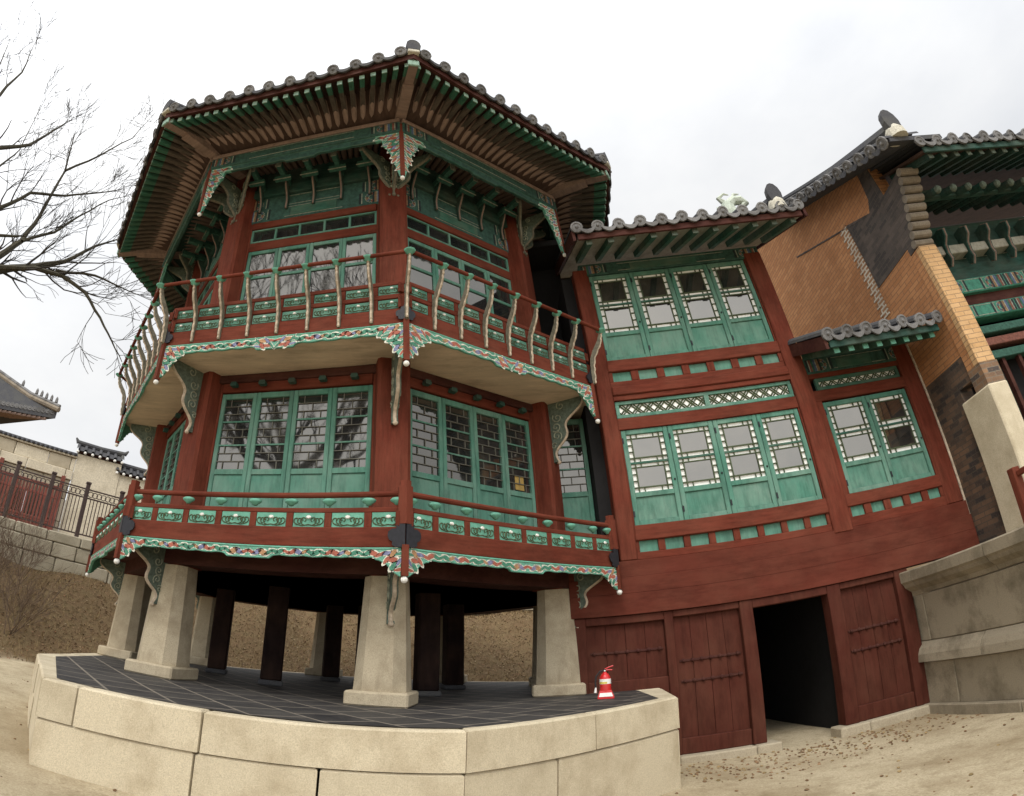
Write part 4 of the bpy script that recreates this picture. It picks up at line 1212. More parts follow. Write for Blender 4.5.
# connecting link between pavilion and gallery
b = MB()
b.box(2.95, 3.50, .95, 1.0, 1.47, 6.2, M['dark']); b.box(3.35, 3.5, .12, 1.0, .83, 5.4, M['dark']); b.box(2.9, 3.5, .13, 1.0, 1.43, 1.5, M['red_dark']); b.box(2.9, 3.5, .2, 1.0, 3.55, 3.66, M['red_dark']); b.box(2.7, 4.2, .3, 1.6, 6.2, 6.3, M['dark'])  # near-black walls carry the shade of the recess
b.box(2.9, 3.5, 1.0, 1.05, -.9, 1.45, M['dark'])
b.build('link_passage', wing)
wl = copy_part(leaf0, wing, Matrix.Translation((3.10, .30, 1.70)) @ Matrix.Rotation(R(4), 4, 'Z'))

# ------------------------------------------------------------------ stone terrace of the hall
terr = thing('stone_terrace', 'tall grey granite terrace with moulded courses at the foot of the hall', 'terrace', WLOC, PHI)
XT = 6.87
def course(name, z0, z1, x, joints, ch=.009, prof=None):
    ys_ = [.12] + joints + [-9.0]
    for ya, yb in zip(ys_[:-1], ys_[1:]):
        (MB().prism(prof, yb + .005, ya - .005, M['granite_g'], 'y') if prof else MB().box(x, x + .6, yb + .006, ya - .006, z0, z1, M['granite_g'], ch)).build(name, terr)
course('cap_course', .50, .785, XT - .03, [-.28, -1.55, -3.2, -5], prof=[(XT + .57, .785), (XT - .03, .785), (XT - .045, .77), (XT - .045, .665), (XT - .02, .64), (XT + .0, .60), (XT + .07, .545), (XT + .09, .50), (XT + .57, .50)])
course('block_course', -.02, .495, XT + .10, [-.22, -1.9, -3.6, -5.5])
course('moulded_course', -.24, -.025, XT + .01, [-1.15, -2.6, -4.2, -6], prof=[(XT + .6, -.025), (XT + .10, -.025), (XT + .075, -.05), (XT + .03, -.09), (XT + .0, -.15), (XT - .01, -.235), (XT + .6, -.235)])
course('foot_course', -.70, -.245, XT + .06, [-.6, -1.75, -3.1, -5])
course('footing', -1.0, -.695, XT - .02, [-1.6, -3.3, -5.2])
b = MB(); b.box(XT + .5, 22, -9, .12, .55, .75, M['granite_g']); b.box(XT + .45, XT + .55, -9, .1, -1, .7, M['granite_g']); b.box(8.1, 22, .12, 6, .55, .75, M['granite_g']); b.build('terrace_paving', terr)

# ------------------------------------------------------------------ brick hall
hall = thing('brick_hall', 'large tile roofed hall with orange brick gable and blue green painted eaves', 'hall', WLOC, PHI)
XG = 8.1
b = MB()
# gable wall outline in y-z
gp = [(-1.04, 2.95), (4.5, 2.95), (4.5, 8.9), (1.35, 7.08), (-1.04, 5.93)]
b.prism(gp, XG, XG + .2, M['brick'], 'x'); b.build('gable_wall', hall)
b = MB(); b.prism([(-.62, .8), (.3, .8), (.3, 2.95), (-1.04, 2.95), (-1.04, 2.62), (-.62, 2.62)], XG, XG + .2, M['brick_dm'], 'x'); b.build('grey_brick_band', hall)
MB().box(XG - .035, XG - .003, -.06, -.02, 1.22, 3.6, M['cream'], .006).build('edge_strip', hall)
b = MB(); b.prism([(.0, 5.72), (-.60, 5.45), (-.72, 5.60), (-.80, 6.04), (-1.037, 5.94), (-1.03, 4.555), (.0, 4.555)], XG - .008, XG + .05, M['brick_d'], 'x'); b.build('grey_brick_panel', hall)
b = MB()
for i in range(26):
    z = 4.14 + .062 * i; o_ = .065 * (i % 2)
    b.box(XG - .012, XG + .05, .012, .165 + o_, z + .002, z + .062, M['brick_w'])
b.build('stepped_brick_border', hall)
b = MB(); b.prism([(-.58, 5.455), (1.6, 6.36), (1.6, 6.335), (-.58, 5.43)], XG - .012, XG + .05, M['brick_d'], 'x'); b.build('string_course', hall)
b = MB(); b.box(XG - .03, XG + .26, -1.14, -1.04, 2.72, 4.42, M['brick_l'], .006); b.box(XG - .02, XG + .26, -1.04, -.9, 2.72, 4.42, M['brick']); b.build('brick_pier', hall)
b = MB(); b.box(XG - .03, XG + .27, -1.15, -.9, 2.45, 2.72, M['brick_m'], .004); b.build('pier_band', hall)
b = MB()
b.box(XG - .05, XG + .27, -1.17, -.60, .785, 2.45, M['granite_y'], .02); b.build('stone_buttress', hall)
b = MB()
for i in range(9):
    z = 4.44 + i * .105; o_ = .058 * i
    b.tube([(XG - .04, -1.08 - o_, z + .05), (XG + .27, -1.08 - o_, z + .05)], .056, M['corbel'], 10)
    b.box(XG - .015, XG + .25, -1.08 - o_, -.9, z + .001, z + .104, M['brick_d'])
b.build('corbelled_tiles', hall)
# verge: row of tiles along the gable slope and the descending ridge above it
b = MB()
V0, V1 = Vector((7.72, -2.05, 5.48)), Vector((7.72, 1.35, 7.12))
dv = (V1 - V0)
b.hexa([V0 + Vector((0, 0, -.07)), V0 + Vector((.9, 0, -.07)), V0 + Vector((.9, 0, .0)), V0], [V1 + Vector((0, 0, -.07)), V1 + Vector((.9, 0, -.07)), V1 + Vector((.9, 0, .0)), V1], M['tile'])
for i in range(13):
    c = V0 + dv * ((i + .3) / 13)
    barrel(b, c + Vector((-.06, 0, -.05)), c + Vector((.55, 0, .0)), .085, M['tile'])
    tile_disc(b, c + Vector((-.06, 0, -.05)), Vector((-1, 0, -.4)), Vector((0, 0, 1)), .092, M['tile_end'])
    pan_lip(b, c + dv / 26 + Vector((-.06, 0, -.04)), .22, Vector((-1, 0, -.3)), M['tile'], .09)
b.build('verge_tiles', hall)
b = MB()
for off, r_ in ((-.04, .10), (.09, .07)):
    b.tube([V0 + Vector((.22, .15, .12 + off)), V0 + dv * .33 + Vector((.22, 0, .08 + off)), V0 + dv * .66 + Vector((.22, 0, .10 + off)), V1 + Vector((.22, .4, .35 + off)), V1 + Vector((.22, 2.4, 1.5 + off))], r_, M['tile'], 8)
for off in (.02,):
    b.tube([V0 + Vector((.10, .15, .12 + off)), V0 + dv * .33 + Vector((.10, 0, .08 + off)), V0 + dv * .66 + Vector((.10, 0, .10 + off)), V1 + Vector((.10, .4, .35 + off)), V1 + Vector((.10, 2.4, 1.5 + off))], .014, M['tile_end'], 6)
b.build('descending_ridge', hall)
b = ridge_end(7.93, -2.06, 5.53, 1.15); b.build('ridge_end_tile', hall)
# front eave of the hall
hr = eave_roof(8.20, 16.2, -2.0, 5.34, 4.5, .46, 34, M['green_k'], M['board_d'], M['carved'], .30, left_barge=False, right_barge=False, parent=hall, wall_y=-1.25, fasc='green_k')
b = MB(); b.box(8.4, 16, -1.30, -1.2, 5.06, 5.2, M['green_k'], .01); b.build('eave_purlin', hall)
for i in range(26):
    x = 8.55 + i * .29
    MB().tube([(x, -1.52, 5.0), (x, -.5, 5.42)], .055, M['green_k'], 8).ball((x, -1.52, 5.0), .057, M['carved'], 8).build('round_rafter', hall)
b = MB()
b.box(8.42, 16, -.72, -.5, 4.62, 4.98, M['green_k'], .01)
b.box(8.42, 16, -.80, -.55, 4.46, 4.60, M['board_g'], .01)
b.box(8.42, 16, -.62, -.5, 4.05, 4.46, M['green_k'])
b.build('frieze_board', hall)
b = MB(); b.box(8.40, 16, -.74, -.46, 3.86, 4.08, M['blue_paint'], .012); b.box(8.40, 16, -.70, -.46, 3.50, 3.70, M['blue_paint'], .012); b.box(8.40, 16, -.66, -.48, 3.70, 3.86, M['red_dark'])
for i in range(6):
    banded_ends(b, 8.45 + i * 1.24, 8.45 + (i + 1) * 1.24, 3.87, 4.07, -.741, .3, 1.3); banded_ends(b, 8.45 + i * 1.24, 8.45 + (i + 1) * 1.24, 3.51, 3.69, -.701, .3, 1.3)
b.build('painted_lintel', hall)
b = MB()
for z_, y_, m_ in ((3.30, -.62, 'd_green'), (3.14, -.58, 'd_red'), (2.96, -.56, 'd_green')): b.box(8.40, 16, y_, -.4, z_, z_ + .11, M[m_], .008)
for i in range(24): b.box(8.5 + i * .32, 8.56 + i * .32, -.52, -.45, .8, 2.96, M['red_dark'])
b.build('lattice_screen', hall)
for x in (8.85, 9.28, 9.71, 10.14, 10.57, 11.0, 11.5, 12.0):
    b = MB(); pr = [(-.5, 4.80), (-.86, 4.82), (-.97, 4.76), (-.95, 4.66), (-.86, 4.58), (-.83, 4.46), (-.84, 4.36), (-.77, 4.28), (-.70, 4.32), (-.70, 4.44), (-.5, 4.50)]
    b.prism(pr, x - .035, x + .035, M['green_k'], 'x'); o = b.build('curved_bracket', hall)
    b = MB(); b.tube([(x, p[0], p[1]) for p in pr[1:9]], .014, M['rafter'], 6); b.build('edge_moulding', o)
b = MB(); b.box(8.3, 16, -.3, -.2, .75, 3.6, M['dark']); b.box(8.36, 16, -.2, 0, 3.5, 5.3, M['dark']); b.build('hall_front', hall)  # black sheets paint the shade inside the hall
for x in (8.62, 10.6, 12.8):
    MB().lathe([(.14, .78), (.14, 3.55)], M['red'], (x, -.6, 0), 14).build('hall_column', hall)
b = MB(); b.add([(8.3, -2, 5.3), (16, -2, 5.3), (16, 6, 9), (8.3, 6, 9)], [(0, 1, 2, 3)], M['tile']); b.build('roof_deck', hall)

# red railing on the terrace
rail = thing('red_railing', 'short dark red wooden railing on top of the granite terrace', 'railing', tuple(wp(7.08, -2.0, .787)), PHI)
b = MB(); b.box(-.05, .05, -.05, .05, 0, .56, M['red'], .01); b.build('post', rail)
b = MB(); b.box(-.05, .05, -1.9, -1.8, 0, .56, M['red'], .01); b.build('post', rail)
for z in (.20, .46):
    b = MB(); b.box(-.025, .025, -1.8, -.05, z, z + .06, M['red'], .01); b.build('rail', rail)

# ------------------------------------------------------------------ fire extinguisher
ex = thing('fire_extinguisher', 'red fire extinguisher with black hose standing on the slate paving by the plank door', 'fire extinguisher', (2.88, -2.62, .006), R(-15)); ex.scale = (.66, .66, .60)
b = MB(); b.prism([(-.12, -.10), (.12, -.10), (.12, .10), (-.12, .10)], 0, .03, M['ext_red'], 'z'); b.hexa([Vector(p) for p in ((-.12, -.10, .03), (.12, -.10, .03), (.12, .10, .03), (-.12, .10, .03))], [Vector(p) for p in ((-.085, -.08, .13), (.085, -.08, .13), (.085, .08, .13), (-.085, .08, .13))], M['ext_red'])
o = b.build('stand', ex)
MB().hexa([Vector(p) for p in ((-.10, -.103, .035), (.10, -.103, .035), (.10, -.100, .035), (-.10, -.100, .035))], [Vector(p) for p in ((-.085, -.092, .095), (.085, -.092, .095), (.085, -.088, .095), (-.085, -.088, .095))], M['label']).build('stand_label', o)
MB().lathe([(.085, .10), (.085, .11), (.082, .30), (.075, .35), (.05, .395), (.028, .41), (.028, .43)], M['ext_red'], n=20).build('cylinder', ex, smooth=True)
o = MB().lathe([(.0845, .235), (.0845, .315)], M['label'], n=20).build('label_band', ex)
b = MB()
for a_ in range(-4, 1):
    pass
b.lathe([(.0852, .24), (.0852, .27)], M['gold'], n=20); 
b.f = [f for i, f in enumerate(b.f) if i < 20 and 11 <= i <= 15]; b.mi = b.mi[:len(b.f)]
b.build('yellow_label', o)
b = MB(); b.lathe([(.022, .43), (.022, .47), (.014, .475)], M['iron'], n=10); b.tube([(0, 0, .47), (.05, 0, .495), (.13, 0, .52)], .011, M['ext_red'], 6); b.tube([(0, 0, .455), (.05, 0, .46), (.11, 0, .455)], .010, M['ext_red'], 6); b.ball((.0, -.03, .445), .014, M['label'], 6); b.build('valve_handle', ex)
b = MB(); b.tube([(-.015, 0, .45), (-.07, -.01, .44), (-.13, -.02, .36), (-.145, -.025, .26), (-.14, -.03, .18)], .013, M['rubber'], 8); o = b.build('hose', ex)
MB().tube([(-.14, -.03, .19), (-.15, -.032, .10)], [.012, .022], M['label'], 8).build('nozzle', o)

# yellow card behind the lattice of one window leaf
yc = tag(MB().box(-.075, .075, 0, .012, 0, .17, M['yellow']).build('card'), 'small yellow card propped behind a lattice window by the right pillar', 'card')
yc.matrix_world = face_mat(0, .72, -AW + .0165, 2.39)

# ------------------------------------------------------------------ left background
def wall_between(name, label, cat, p0, p1, zb, zt0, zt1, th, m):
    p0, p1 = Vector(p0), Vector(p1); d = p1 - p0; ang = math.atan2(d.y, d.x); L_ = d.length
    t = thing(name, label, cat, (p0.x, p0.y, 0), ang)
    return t, L_
# retaining wall of coursed blocks
t, L_ = wall_between('retaining_wall', 'grey block retaining wall under the iron fence, above the brown bank', 'retaining wall', (-11.6, 1.2), (-6.9, 5.3), 0, 0, 0, .4, None)
rr = random.Random(3)
for ci, (z0, z1) in enumerate(((-.2, 1.35), (1.35, 1.80), (1.80, 2.18), (2.18, 2.46))):
    x = 0; b = MB()
    while x < L_ - .05:
        wdt = min(rr.uniform(.45, 1.0), L_ - x); dy = rr.uniform(-.02, .02)
        b.box(x + .008, x + wdt - .008, -.0 + dy, .5, z0 + .006, z1 - .006, M['rubble'], .025); x += wdt
    b.build('block_course', t)
# return going back at its right-hand end
t2, L2 = wall_between('retaining_wall', 'stepped end of the grey retaining wall dropping towards the pavilion', 'retaining wall', (-6.88, 5.32), (-5.2, 7.9), 0, 0, 0, .4, None)
for ci, (z0, z1, x1) in enumerate(((-.2, 1.35, L2), (1.35, 1.80, L2), (1.80, 2.18, L2 * .8), (2.18, 2.42, L2 * .4))):
    x = 0; b = MB()
    while x < x1 - .05:
        wdt = min(rr.uniform(.45, .9), x1 - x); b.box(x + .008, x + wdt - .008, rr.uniform(-.02, .02), .5, z0 + .006, z1 - .006, M['rubble'], .025); x += wdt
    b.build('block_course', t2)
# iron fence along it
fx0, fx1 = Vector((-11.4, 1.5)), Vector((-7.0, 5.4)); d = fx1 - fx0; ang = math.atan2(d.y, d.x); FL = d.length
fen = thing('iron_fence', 'dark iron picket fence with scrolled top band on the retaining wall', 'fence', (fx0.x, fx0.y, 2.46), ang)
npost = 7
for i in range(npost):
    b = MB(); x = FL * i / (npost - 1); b.box(x - .055, x + .055, .12, .23, 0, 1.5, M['fence'], .01); b.box(x - .07, x + .07, .105, .245, 1.5, 1.56, M['fence'], .01); b.build('post', fen)
for i in range(npost - 1):
    xa, xb = FL * i / (npost - 1) + .06, FL * (i + 1) / (npost - 1) - .06
    b = MB()
    for z in (.10, 1.10, 1.34): b.box(xa, xb, .16, .19, z, z + .035, M['fence'])
    n = 9
    for j in range(1, n): x = xa + (xb - xa) * j / n; b.box(x - .011, x + .011, .165, .187, .10, 1.12, M['fence'])
    for j in range(7):
        x = xa + (xb - xa) * (j + .5) / 7
        b.tube([(x + .075 * math.cos(q * PI / 4), .175, 1.235 + .075 * math.sin(q * PI / 4)) for q in range(9)], .012, M['fence'], 4)
    b.build('picket_panel', fen)
# sloping section that steps down behind the pavilion
f2 = thing('iron_fence', 'raking end of the dark iron fence sloping down behind the pavilion corner', 'fence', (-6.95, 5.45, 2.3), math.atan2(2.6, 1.7))
b = MB(); b.box(2.2, 2.31, .1, .21, -1.0, .9, M['fence'], .01); b.build('post', f2)
b = MB()
for z in (.1, 1.1, 1.34):
    b.hexa([Vector((0, .15, z)), Vector((0, .18, z)), Vector((0, .18, z + .035)), Vector((0, .15, z + .035))], [Vector((2.2, .15, z - .75)), Vector((2.2, .18, z - .75)), Vector((2.2, .18, z - .715)), Vector((2.2, .15, z - .715))], M['fence'])
for j in range(1, 16): x = 2.2 * j / 16; b.box(x - .011, x + .011, .155, .177, .1 - .34 * x, 1.12 - .34 * x, M['fence'])
b.build('picket_panel', f2)
# plastered courtyard wall with tiled coping
def coping(b, x0, x1, y0, y1, z, disc=True, pitch=.24):
    ym = (y0 + y1) / 2
    b.box(x0, x1, y0 + .02, y1 - .02, z - .05, z + .03, M['red_dark'])
    b.add([(x0, y0 - .12, z), (x1, y0 - .12, z), (x1, ym, z + .28), (x0, ym, z + .28), (x1, y1 + .12, z), (x0, y1 + .12, z)], [(0, 1, 2, 3), (3, 2, 4, 5), (0, 3, 5), (1, 4, 2), (0, 5, 4, 1)], M['tile'])
    n = max(2, int((x1 - x0) / pitch))
    for i in range(n + 1):
        x = x0 + (x1 - x0) * i / n
        barrel(b, (x, y0 - .13, z + .02), (x, ym, z + .30), .06, M['tile'])
        if disc: b.ball((x, y0 - .11, z - .05), .055, M['white'], 8)
    b.tube([(x0 - .05, ym, z + .36), ((x0 + x1) / 2, ym, z + .33), (x1 + .05, ym, z + .36)], .10, M['tile'], 8)
    for x in (x0 - .05, x1 + .05): b.tube([(x, ym, z + .36), (x + (.12 if x > x0 else -.12), ym, z + .52)], [.09, .03], M['tile'], 6)
q0, q1 = Vector((-10.87, 8.36)), Vector((-8.64, 9.90)); d = q1 - q0; ang = math.atan2(d.y, d.x)
pw = thing('plaster_wall', 'cream plastered courtyard wall with grey tiled coping and white rafter ends', 'wall', (q0.x, q0.y, 0), ang)
MB().box(0, 1.62, 0, .5, 2.2, 5.92, M['plaster']).build('wall_face', pw)
b = MB(); coping(b, -.03, 1.60, 0, .5, 6.02); b.build('tiled_coping', pw)
pw2 = thing('plaster_wall', 'lower stepped end of the cream courtyard wall beside the pavilion balcony', 'wall', (q0.x, q0.y, 0), ang)
MB().box(1.63, 3.6, .02, .5, 2.2, 5.55, M['plaster']).build('wall_face', pw2)
b = MB(); coping(b, 1.50, 3.5, 0, .5, 5.62); b.build('tiled_coping', pw2)
# stone wall left of it, with a long ridge coping
q2 = Vector((-14.6, 5.4)); d = q0 - q2; ang2 = math.atan2(d.y, d.x); LS = d.length
sw = thing('stone_wall', 'pale block wall with a dark tile ridge behind the red gate', 'wall', (q2.x, q2.y, 0), ang2)
for z0, z1, s in ((2.2, 3.4, 0), (3.4, 4.2, .4), (4.2, 4.9, 0), (4.9, 5.25, .3), (5.25, 5.72, .6)):
    x = 0; b = MB()
    while x < LS - .05:
        wdt = min(rr.uniform(.7, 1.5), LS - x); b.box(x + .006, x + wdt - .006, rr.uniform(-.015, .015) - (.07 if abs(z0 - 4.9) < .01 else 0), .5, z0 + .005, z1 - .005, M['plaster'] if rr.random() < .6 else M['sill'], .02); x += wdt
    b.build('block_course', sw)
b = MB(); b.box(0, LS, -.06, .5, 5.72, 5.79, M['sill'], .01); b.prism([(-.06, 5.80), (.5, 5.80), (.32, 5.95), (.12, 5.95)], 0, LS, M['tile'], 'x')
for i in range(int(LS / .17)): b.ball((.08 + i * .17, -.07, 5.84), .062, M['tile'], 7)
b.build('tiled_coping', sw)
# red gate in front of the stone wall
gt = thing('red_gate', 'faded red slatted wooden gate seen through the iron fence', 'gate', (-12.6, 6.7, 2.2), ang2)
for i, xx in enumerate((0, 1.02)):
    b = MB()
    for z in (.0, 1.0, 1.05, 1.9, 2.25): b.box(xx, xx + 1.0, 0, .06, z, z + .09, M['gate_red'], .008)
    for j in range(9): x = xx + .92 * j / 8; b.box(x, x + .08, .005, .055, .09, 2.25, M['gate_red'])
    b.box(xx, xx + 1.0, .03, .05, .1, .95, M['gate_red'])
    b.build('gate_leaf', gt)
b = MB(); b.box(-.15, -.01, -.03, .12, 0, 2.75, M['gate_red'], .01); b.build('gate_post', gt); b = MB(); b.box(2.03, 2.17, -.03, .12, 0, 2.75, M['gate_red'], .01); b.build('gate_post', gt)
# far hall corner at the upper left
FH_E, FH_A, FH_B, FH_R = (-17.31, 14.79, 9.70), (-22.27, 12.75, 9.45), (-25.25, 16.36, 9.2), (-24.49, 13.48, 12.75)
fh = thing('tiled_hall', 'distant hall with pale mortared hip ridge at the left edge of the sky', 'hall', FH_E)
FA, FB, FR = Vector(FH_A) - Vector(FH_E), Vector(FH_B) - Vector(FH_E), Vector(FH_R) - Vector(FH_E)
b = MB(); t_ = Vector((0, 0, .35)); o_ = Vector((0, 0, 0))
b.add([o_, FA, FB, o_ + t_, FA + t_, FB + t_, FR + t_], [(0, 2, 1), (0, 1, 4, 3), (2, 0, 3, 5), (3, 4, 6), (5, 3, 6), (1, 2, 5, 4), (4, 5, 6)], M['tile'])
for e_, n_ in ((FA, 22), (FB, 22)):
    for i in range(1, n_):
        p = e_ * (i / n_); tile_disc(b, p + t_ * .9, (p - (FA + FB) * .5 * (i / n_)).normalized(), Vector((0, 0, 1)), .13, M['tile_end'])
b.build('roof', fh)
for i in range(1, 20):
    p = FA * (i / 20); q = FB * (i / 20); d_ = ((FA + FB) * .5).normalized()
    MB().tube([p - d_ * -.25 + Vector((0, 0, -.06)), p + d_ * 2.6 + Vector((0, 0, -.02))], .085, M['rafter'], 6).build('rafter', fh)
b = MB(); pts = [t_ + Vector((.15, -.1, .1)), FR * .25 + t_ + Vector((0, 0, -.12)), FR * .55 + t_ + Vector((0, 0, -.08)), FR + t_]; b.tube(pts, .15, M['corbel'], 8); b.tube([p + Vector((0, 0, .18)) for p in pts], .11, M['tile_end'], 8); b.build('hip_ridge', fh)
for i in range(6):
    p = pts[0].lerp(pts[1], .15 + i * .17) if i < 5 else pts[1].lerp(pts[2], .3)
    b = MB(); b.tube([p + Vector((0, 0, .3)), p + Vector((0, 0, .52)), p + Vector((-.06, .06, .64))], [.09, .07, .03], M['tile_end'], 6); b.build('ridge_figure', fh)

# low stone edging and saplings at the top of the bank, seen under the floor
le = thing('stone_edging', 'low row of pale edging stones along the top of the bank behind the pavilion', 'edging', (0, 0, 0))
b = MB(); x = -3.0
while x < 9:
    wdt = rr.uniform(.5, .9); b.box(x, x + wdt - .02, 11.6, 11.95, 1.9, hz(x, 11.6) + .32 + rr.uniform(0, .05), M['rubble'], .03); x += wdt
b.build('edging_stones', le)

# ------------------------------------------------------------------ bare trees and shrubs
def grow(b, p, d, L_, r, depth, rr, m, up=.15, seg=4, spread=.6, twig=.003, keep=1.0):
    pts = [p.copy()]; rs = [r]; q = p.copy(); dd = d.normalized()
    kids = []
    for i in range(seg):
        dd = (dd + Vector((rr.gauss(0, .13), rr.gauss(0, .13), rr.gauss(0, .13) + up * .15))).normalized()
        q = q + dd * (L_ / seg); pts.append(q.copy()); rs.append(max(twig, r * (1 - .62 * (i + 1) / seg)))
        if depth > 0 and i >= 1:
            for _ in range(2 if rr.random() < .65 else 1): kids.append((q.copy(), dd.copy(), rs[-1]))
    b.tube(pts, rs, m, 7 if r > .05 else (5 if r > .015 else 3), False)
    for kp, kd, kr in kids:
        if rr.random() > keep: continue
        ax = Vector((rr.gauss(0, 1), rr.gauss(0, 1), rr.gauss(0, 1))).normalized()
        nd = (kd + ax * spread).normalized() + Vector((0, 0, up * .3))
        grow(b, kp, nd, L_ * rr.uniform(.5, .78), max(twig, kr * .72), depth - 1, rr, m, up, seg, spread, twig, keep)

def atdist(px, py, D):
    """point of the place at ground distance D from the viewpoint in the direction the photograph shows it"""
    f_, k_, cx_, cy_ = 576.0192512, .0760271657, 310.07, 275.009
    dx, dy = px - cx_, cy_ - py; r = math.hypot(dx, dy); t = r / f_; th = t
    for _ in range(30): th -= (th + k_ * th ** 3 - t) / (1 + 3 * k_ * th * th)
    c = rx * (math.sin(th) * dx / r) + fw * math.cos(th) + up * (math.sin(th) * dy / r)
    return mw.translation + c * (D / math.hypot(c.x, c.y))
rr = random.Random(11)
tb = Vector((-9.0, -2.3, 0)); tb.z = hz(tb.x, tb.y) - .1
tree = thing('bare_tree', 'leafless tree with mossy limbs reaching in at the upper left edge', 'tree', tuple(tb))
b = MB()
fork = Vector((-.2, .1, 6.0))
b.tube([(0, 0, 0), (.03, 0, 1.2), (-.06, .03, 3.0), (-.1, .06, 4.6), fork, (-.35, .0, 8.0), (-.7, -.3, 10.0)], [.34, .27, .24, .22, .20, .13, .04], M['bark'], 12)
b.build('trunk', tree)
limbs = [  # px polyline, start radius, distance at start / end, limb origin height
    ([(-30, 276), (0, 270), (35, 266), (65, 262), (95, 246), (122, 238)], .085, 11.6, 12.6, 6.0),
    ([(0, 268), (35, 268), (62, 276), (85, 292), (100, 318), (112, 342), (122, 362)], .05, 11.6, 11.0, 6.2),
    ([(-30, 272), (0, 256), (22, 241), (40, 216), (65, 171), (75, 133)], .075, 11.8, 13.2, 6.6),
    ([(22, 241), (55, 232), (80, 216), (110, 200), (128, 196)], .032, 12, 12.8, None),
    ([(-30, 225), (0, 208), (30, 193), (65, 196), (100, 192), (122, 190)], .05, 12.2, 13, 7.6),
    ([(-30, 150), (0, 148), (30, 145), (55, 130), (70, 120)], .06, 12.0, 13, 9.6),
    ([(55, 271), (95, 275), (120, 287), (150, 300)], .03, 11.8, 11.6, None),
    ([(65, 171), (100, 155), (132, 138), (155, 113)], .028, 12.8, 13.2, None),
    ([(-30, 120), (0, 95), (22, 72), (34, 45)], .05, 12.4, 13.2, 10.6),
    ([(-30, 95), (0, 65), (10, 40)], .03, 12.4, 13.2, 11.2),
    ([(-20, 180), (0, 166), (20, 150), (45, 100)], .03, 12.4, 13.2, 9.8),
    ([(-20, 235), (15, 236), (30, 236)], .04, 12.0, 12.0, 7.0)]
b = MB()
inv = -tb
for pl, r0, D0, D1, zo in limbs:
    pts = []
    n = len(pl)
    dens = []
    for i in range(n - 1):
        for j in range(3):
            t = (i + j / 3) / (n - 1); a_ = Vector(pl[i]).lerp(Vector(pl[i + 1]), j / 3)
            dens.append((a_.x + rr.gauss(0, .35), a_.y + rr.gauss(0, .35), D0 + (D1 - D0) * t))
    dens.append((*pl[-1], D1))
    pts = [atdist(x, y, D) + inv for x, y, D in dens]
    r0 *= 1.35; rs = [max(.008, r0 * (1 - .88 * i / (len(pts) - 1))) for i in range(len(pts))]
    if zo is not None:
        st = Vector((-.15, .1, zo - tb.z - .6)); pts = [st, st.lerp(pts[0], .5) + Vector((0, 0, .12))] + pts; rs = [r0 * 1.25, r0 * 1.1] + rs
    b.tube(pts, rs, M['bark_moss'], 7, False)
    s0 = 3 if zo is not None else 1
    for i in range(s0, len(pts)):
        dd = (pts[i] - pts[i - 1]).normalized()
        for _ in range(1 if i < len(pts) - 3 else 2):
            if rr.random() < .25: continue
            ax = Vector((rr.gauss(0, 1), rr.gauss(0, 1), rr.gauss(0, 1))).normalized()
            nd = (dd * .9 + ax * .75 + Vector((0, 0, .15))).normalized()
            grow(b, pts[i], nd, rr.uniform(.6, 1.35), max(.007, rs[i] * .42), 2, rr, M['bark'], .3, 4, .55, .0056, .68)
b.build('crown', tree)
# trees across the yard behind the viewer, mirrored in the window panes
for lab, x, y, sd_, h_ in (('tall bare tree across the yard, mirrored in the front lower panes', -7.0, -17.5, 5, 5.2), ('nearer bare tree across the yard, mirrored in the upper panes', -6.2, -13.0, 8, 6.6)):
    rr = random.Random(sd_)
    t = thing('bare_tree', lab, 'tree', (x, y, hz(x, y) - .1)); b = MB()
    b.tube([(0, 0, 0), (.1, 0, h_ * .5), (.0, .1, h_)], [.38, .30, .24], M['bark'], 10); b.build('trunk', t)
    b = MB()
    for i in range(7):
        a_ = i * 2 * PI / 7 + rr.random(); grow(b, Vector((0, .1, h_ * (.72 + .04 * i))), Vector((math.cos(a_), math.sin(a_), .9)), h_ * .7, .15, 4, rr, M['bark'], .5, 4, .6, .012, .85 if sd_ == 8 else .45)
    b.build('crown', t)
# shrubs on the bank
for lab, x, y, s, sd_ in (('bare twiggy shrub at the left edge of the bank', -7.6, 1.4, 1.15, 1), ('bare twiggy shrub lower on the bank, nearest the sandy yard', -6.6, 1.3, .85, 2), ('pale bare shrub under the middle of the retaining wall', -8.0, 3.2, 1.0, 3), ('spreading bare shrub high on the bank at the far left', -9.0, 2.2, 1.1, 6)):
    rr = random.Random(sd_); t = thing('bare_shrub', lab, 'shrub', (x, y, hz(x, y) - .03), 0, 'bare shrubs on the bank'); b = MB()
    for i in range(11):
        a_ = rr.random() * 2 * PI; tl = rr.uniform(.2, .9)
        grow(b, Vector((rr.gauss(0, .12), rr.gauss(0, .12), 0)), Vector((math.cos(a_) * tl, math.sin(a_) * tl, 1)), rr.uniform(.6, 1.1) * s, .010, 2, rr, M['twig'], .2, 4, .45, .0035)
    b.build('stems', t)

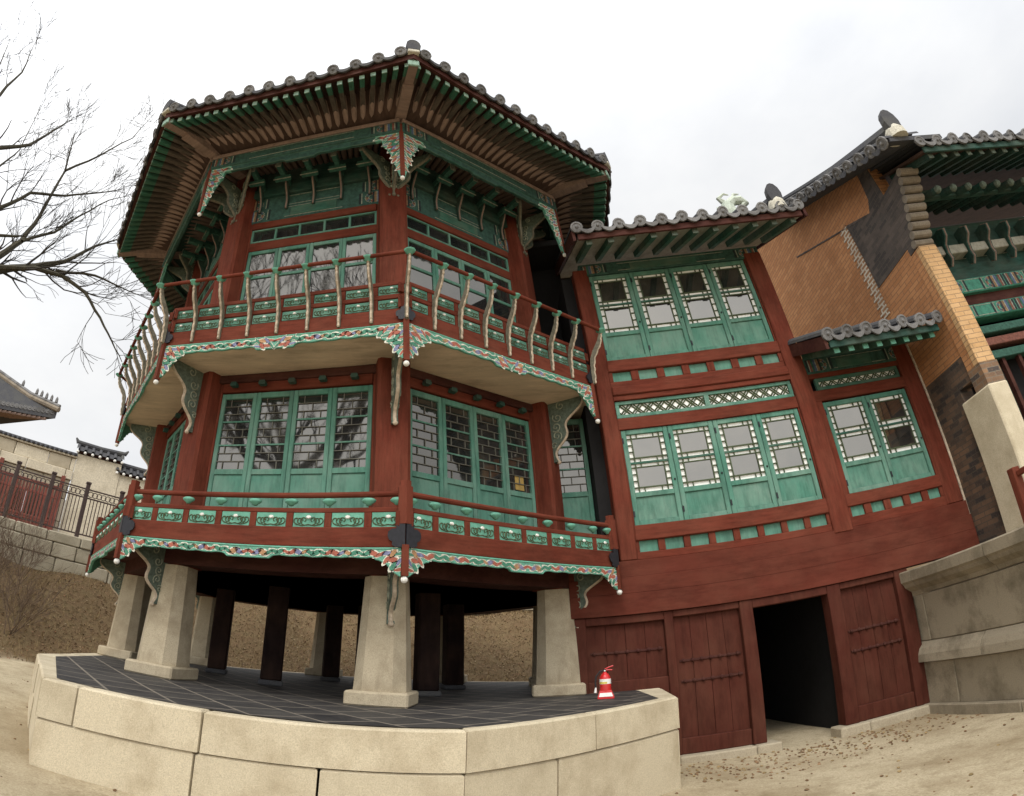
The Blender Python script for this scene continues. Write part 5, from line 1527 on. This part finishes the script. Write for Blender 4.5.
# dry leaves and old grass on the bank, some strays on the yard
rr = random.Random(21); b = MB()
cnt = 0
while cnt < 30000:
    x, y = rr.uniform(-13, 6), rr.uniform(-1.5, 12)
    t = bank_t(x, y)
    if t < -.15 or t > 6.5 or (x > -3.6 and x < 3.8 and y < 4.2 and y > -4): continue
    if t < .3 and rr.random() > .5: continue
    z = hz(x, y) + rr.uniform(.0, .035); a_ = rr.random() * 2 * PI; s = rr.uniform(.012, .036)
    c, s_ = math.cos(a_) * s, math.sin(a_) * s; tl = rr.uniform(-.6, .6) * s
    b.add([(x - c, y - s_, z + tl), (x + s_ * .55, y - c * .55, z + .012), (x + c, y + s_, z - tl * .5 + .01), (x - s_ * .55, y + c * .55, z + .005)], [(0, 1, 2, 3)], M[rr.choice(('leaf', 'leaf', 'leaf_r', 'leaf_p', 'leaf_d'))]); cnt += 1
tag(b.build('dry_leaves'), kind='stuff')
b = MB(); cnt = 0
while cnt < 9000:
    x, y = rr.uniform(-13, 7), rr.uniform(-1, 12); t = bank_t(x, y)
    if t < .05 or t > 6: continue
    z = hz(x, y) - .01; a_ = rr.random() * 2 * PI
    for _ in range(2):
        h_ = rr.uniform(.05, .17); lean = Vector((rr.gauss(0, .07), rr.gauss(0, .07), 0)); wv = Vector((math.cos(a_), math.sin(a_), 0)) * .006
        p = Vector((x + rr.gauss(0, .02), y + rr.gauss(0, .02), z)); b.add([p - wv, p + wv, p + lean + Vector((0, 0, h_))], [(0, 1, 2)], M['straw'])
    cnt += 1
tag(b.build('dry_grass'), kind='stuff')
b = MB()
for _ in range(1500):
    x, y = rr.uniform(-4.5, 8), rr.uniform(-8, -1.2)
    if rr.random() < .5: y = rr.uniform(-3.2, -2.0); x = rr.uniform(3.6, 8)
    s = rr.uniform(.006, .02); z = hz(x, y) + s * .3
    b.lathe([(s * .6, -s * .4), (s, 0), (s * .5, s * .45)], M['leaf'] if rr.random() < .7 else M['straw'], (x, y, z), 5, rr.random() * 3, rr.uniform(.7, 1.3), 1)
tag(b.build('gravel'), kind='stuff')
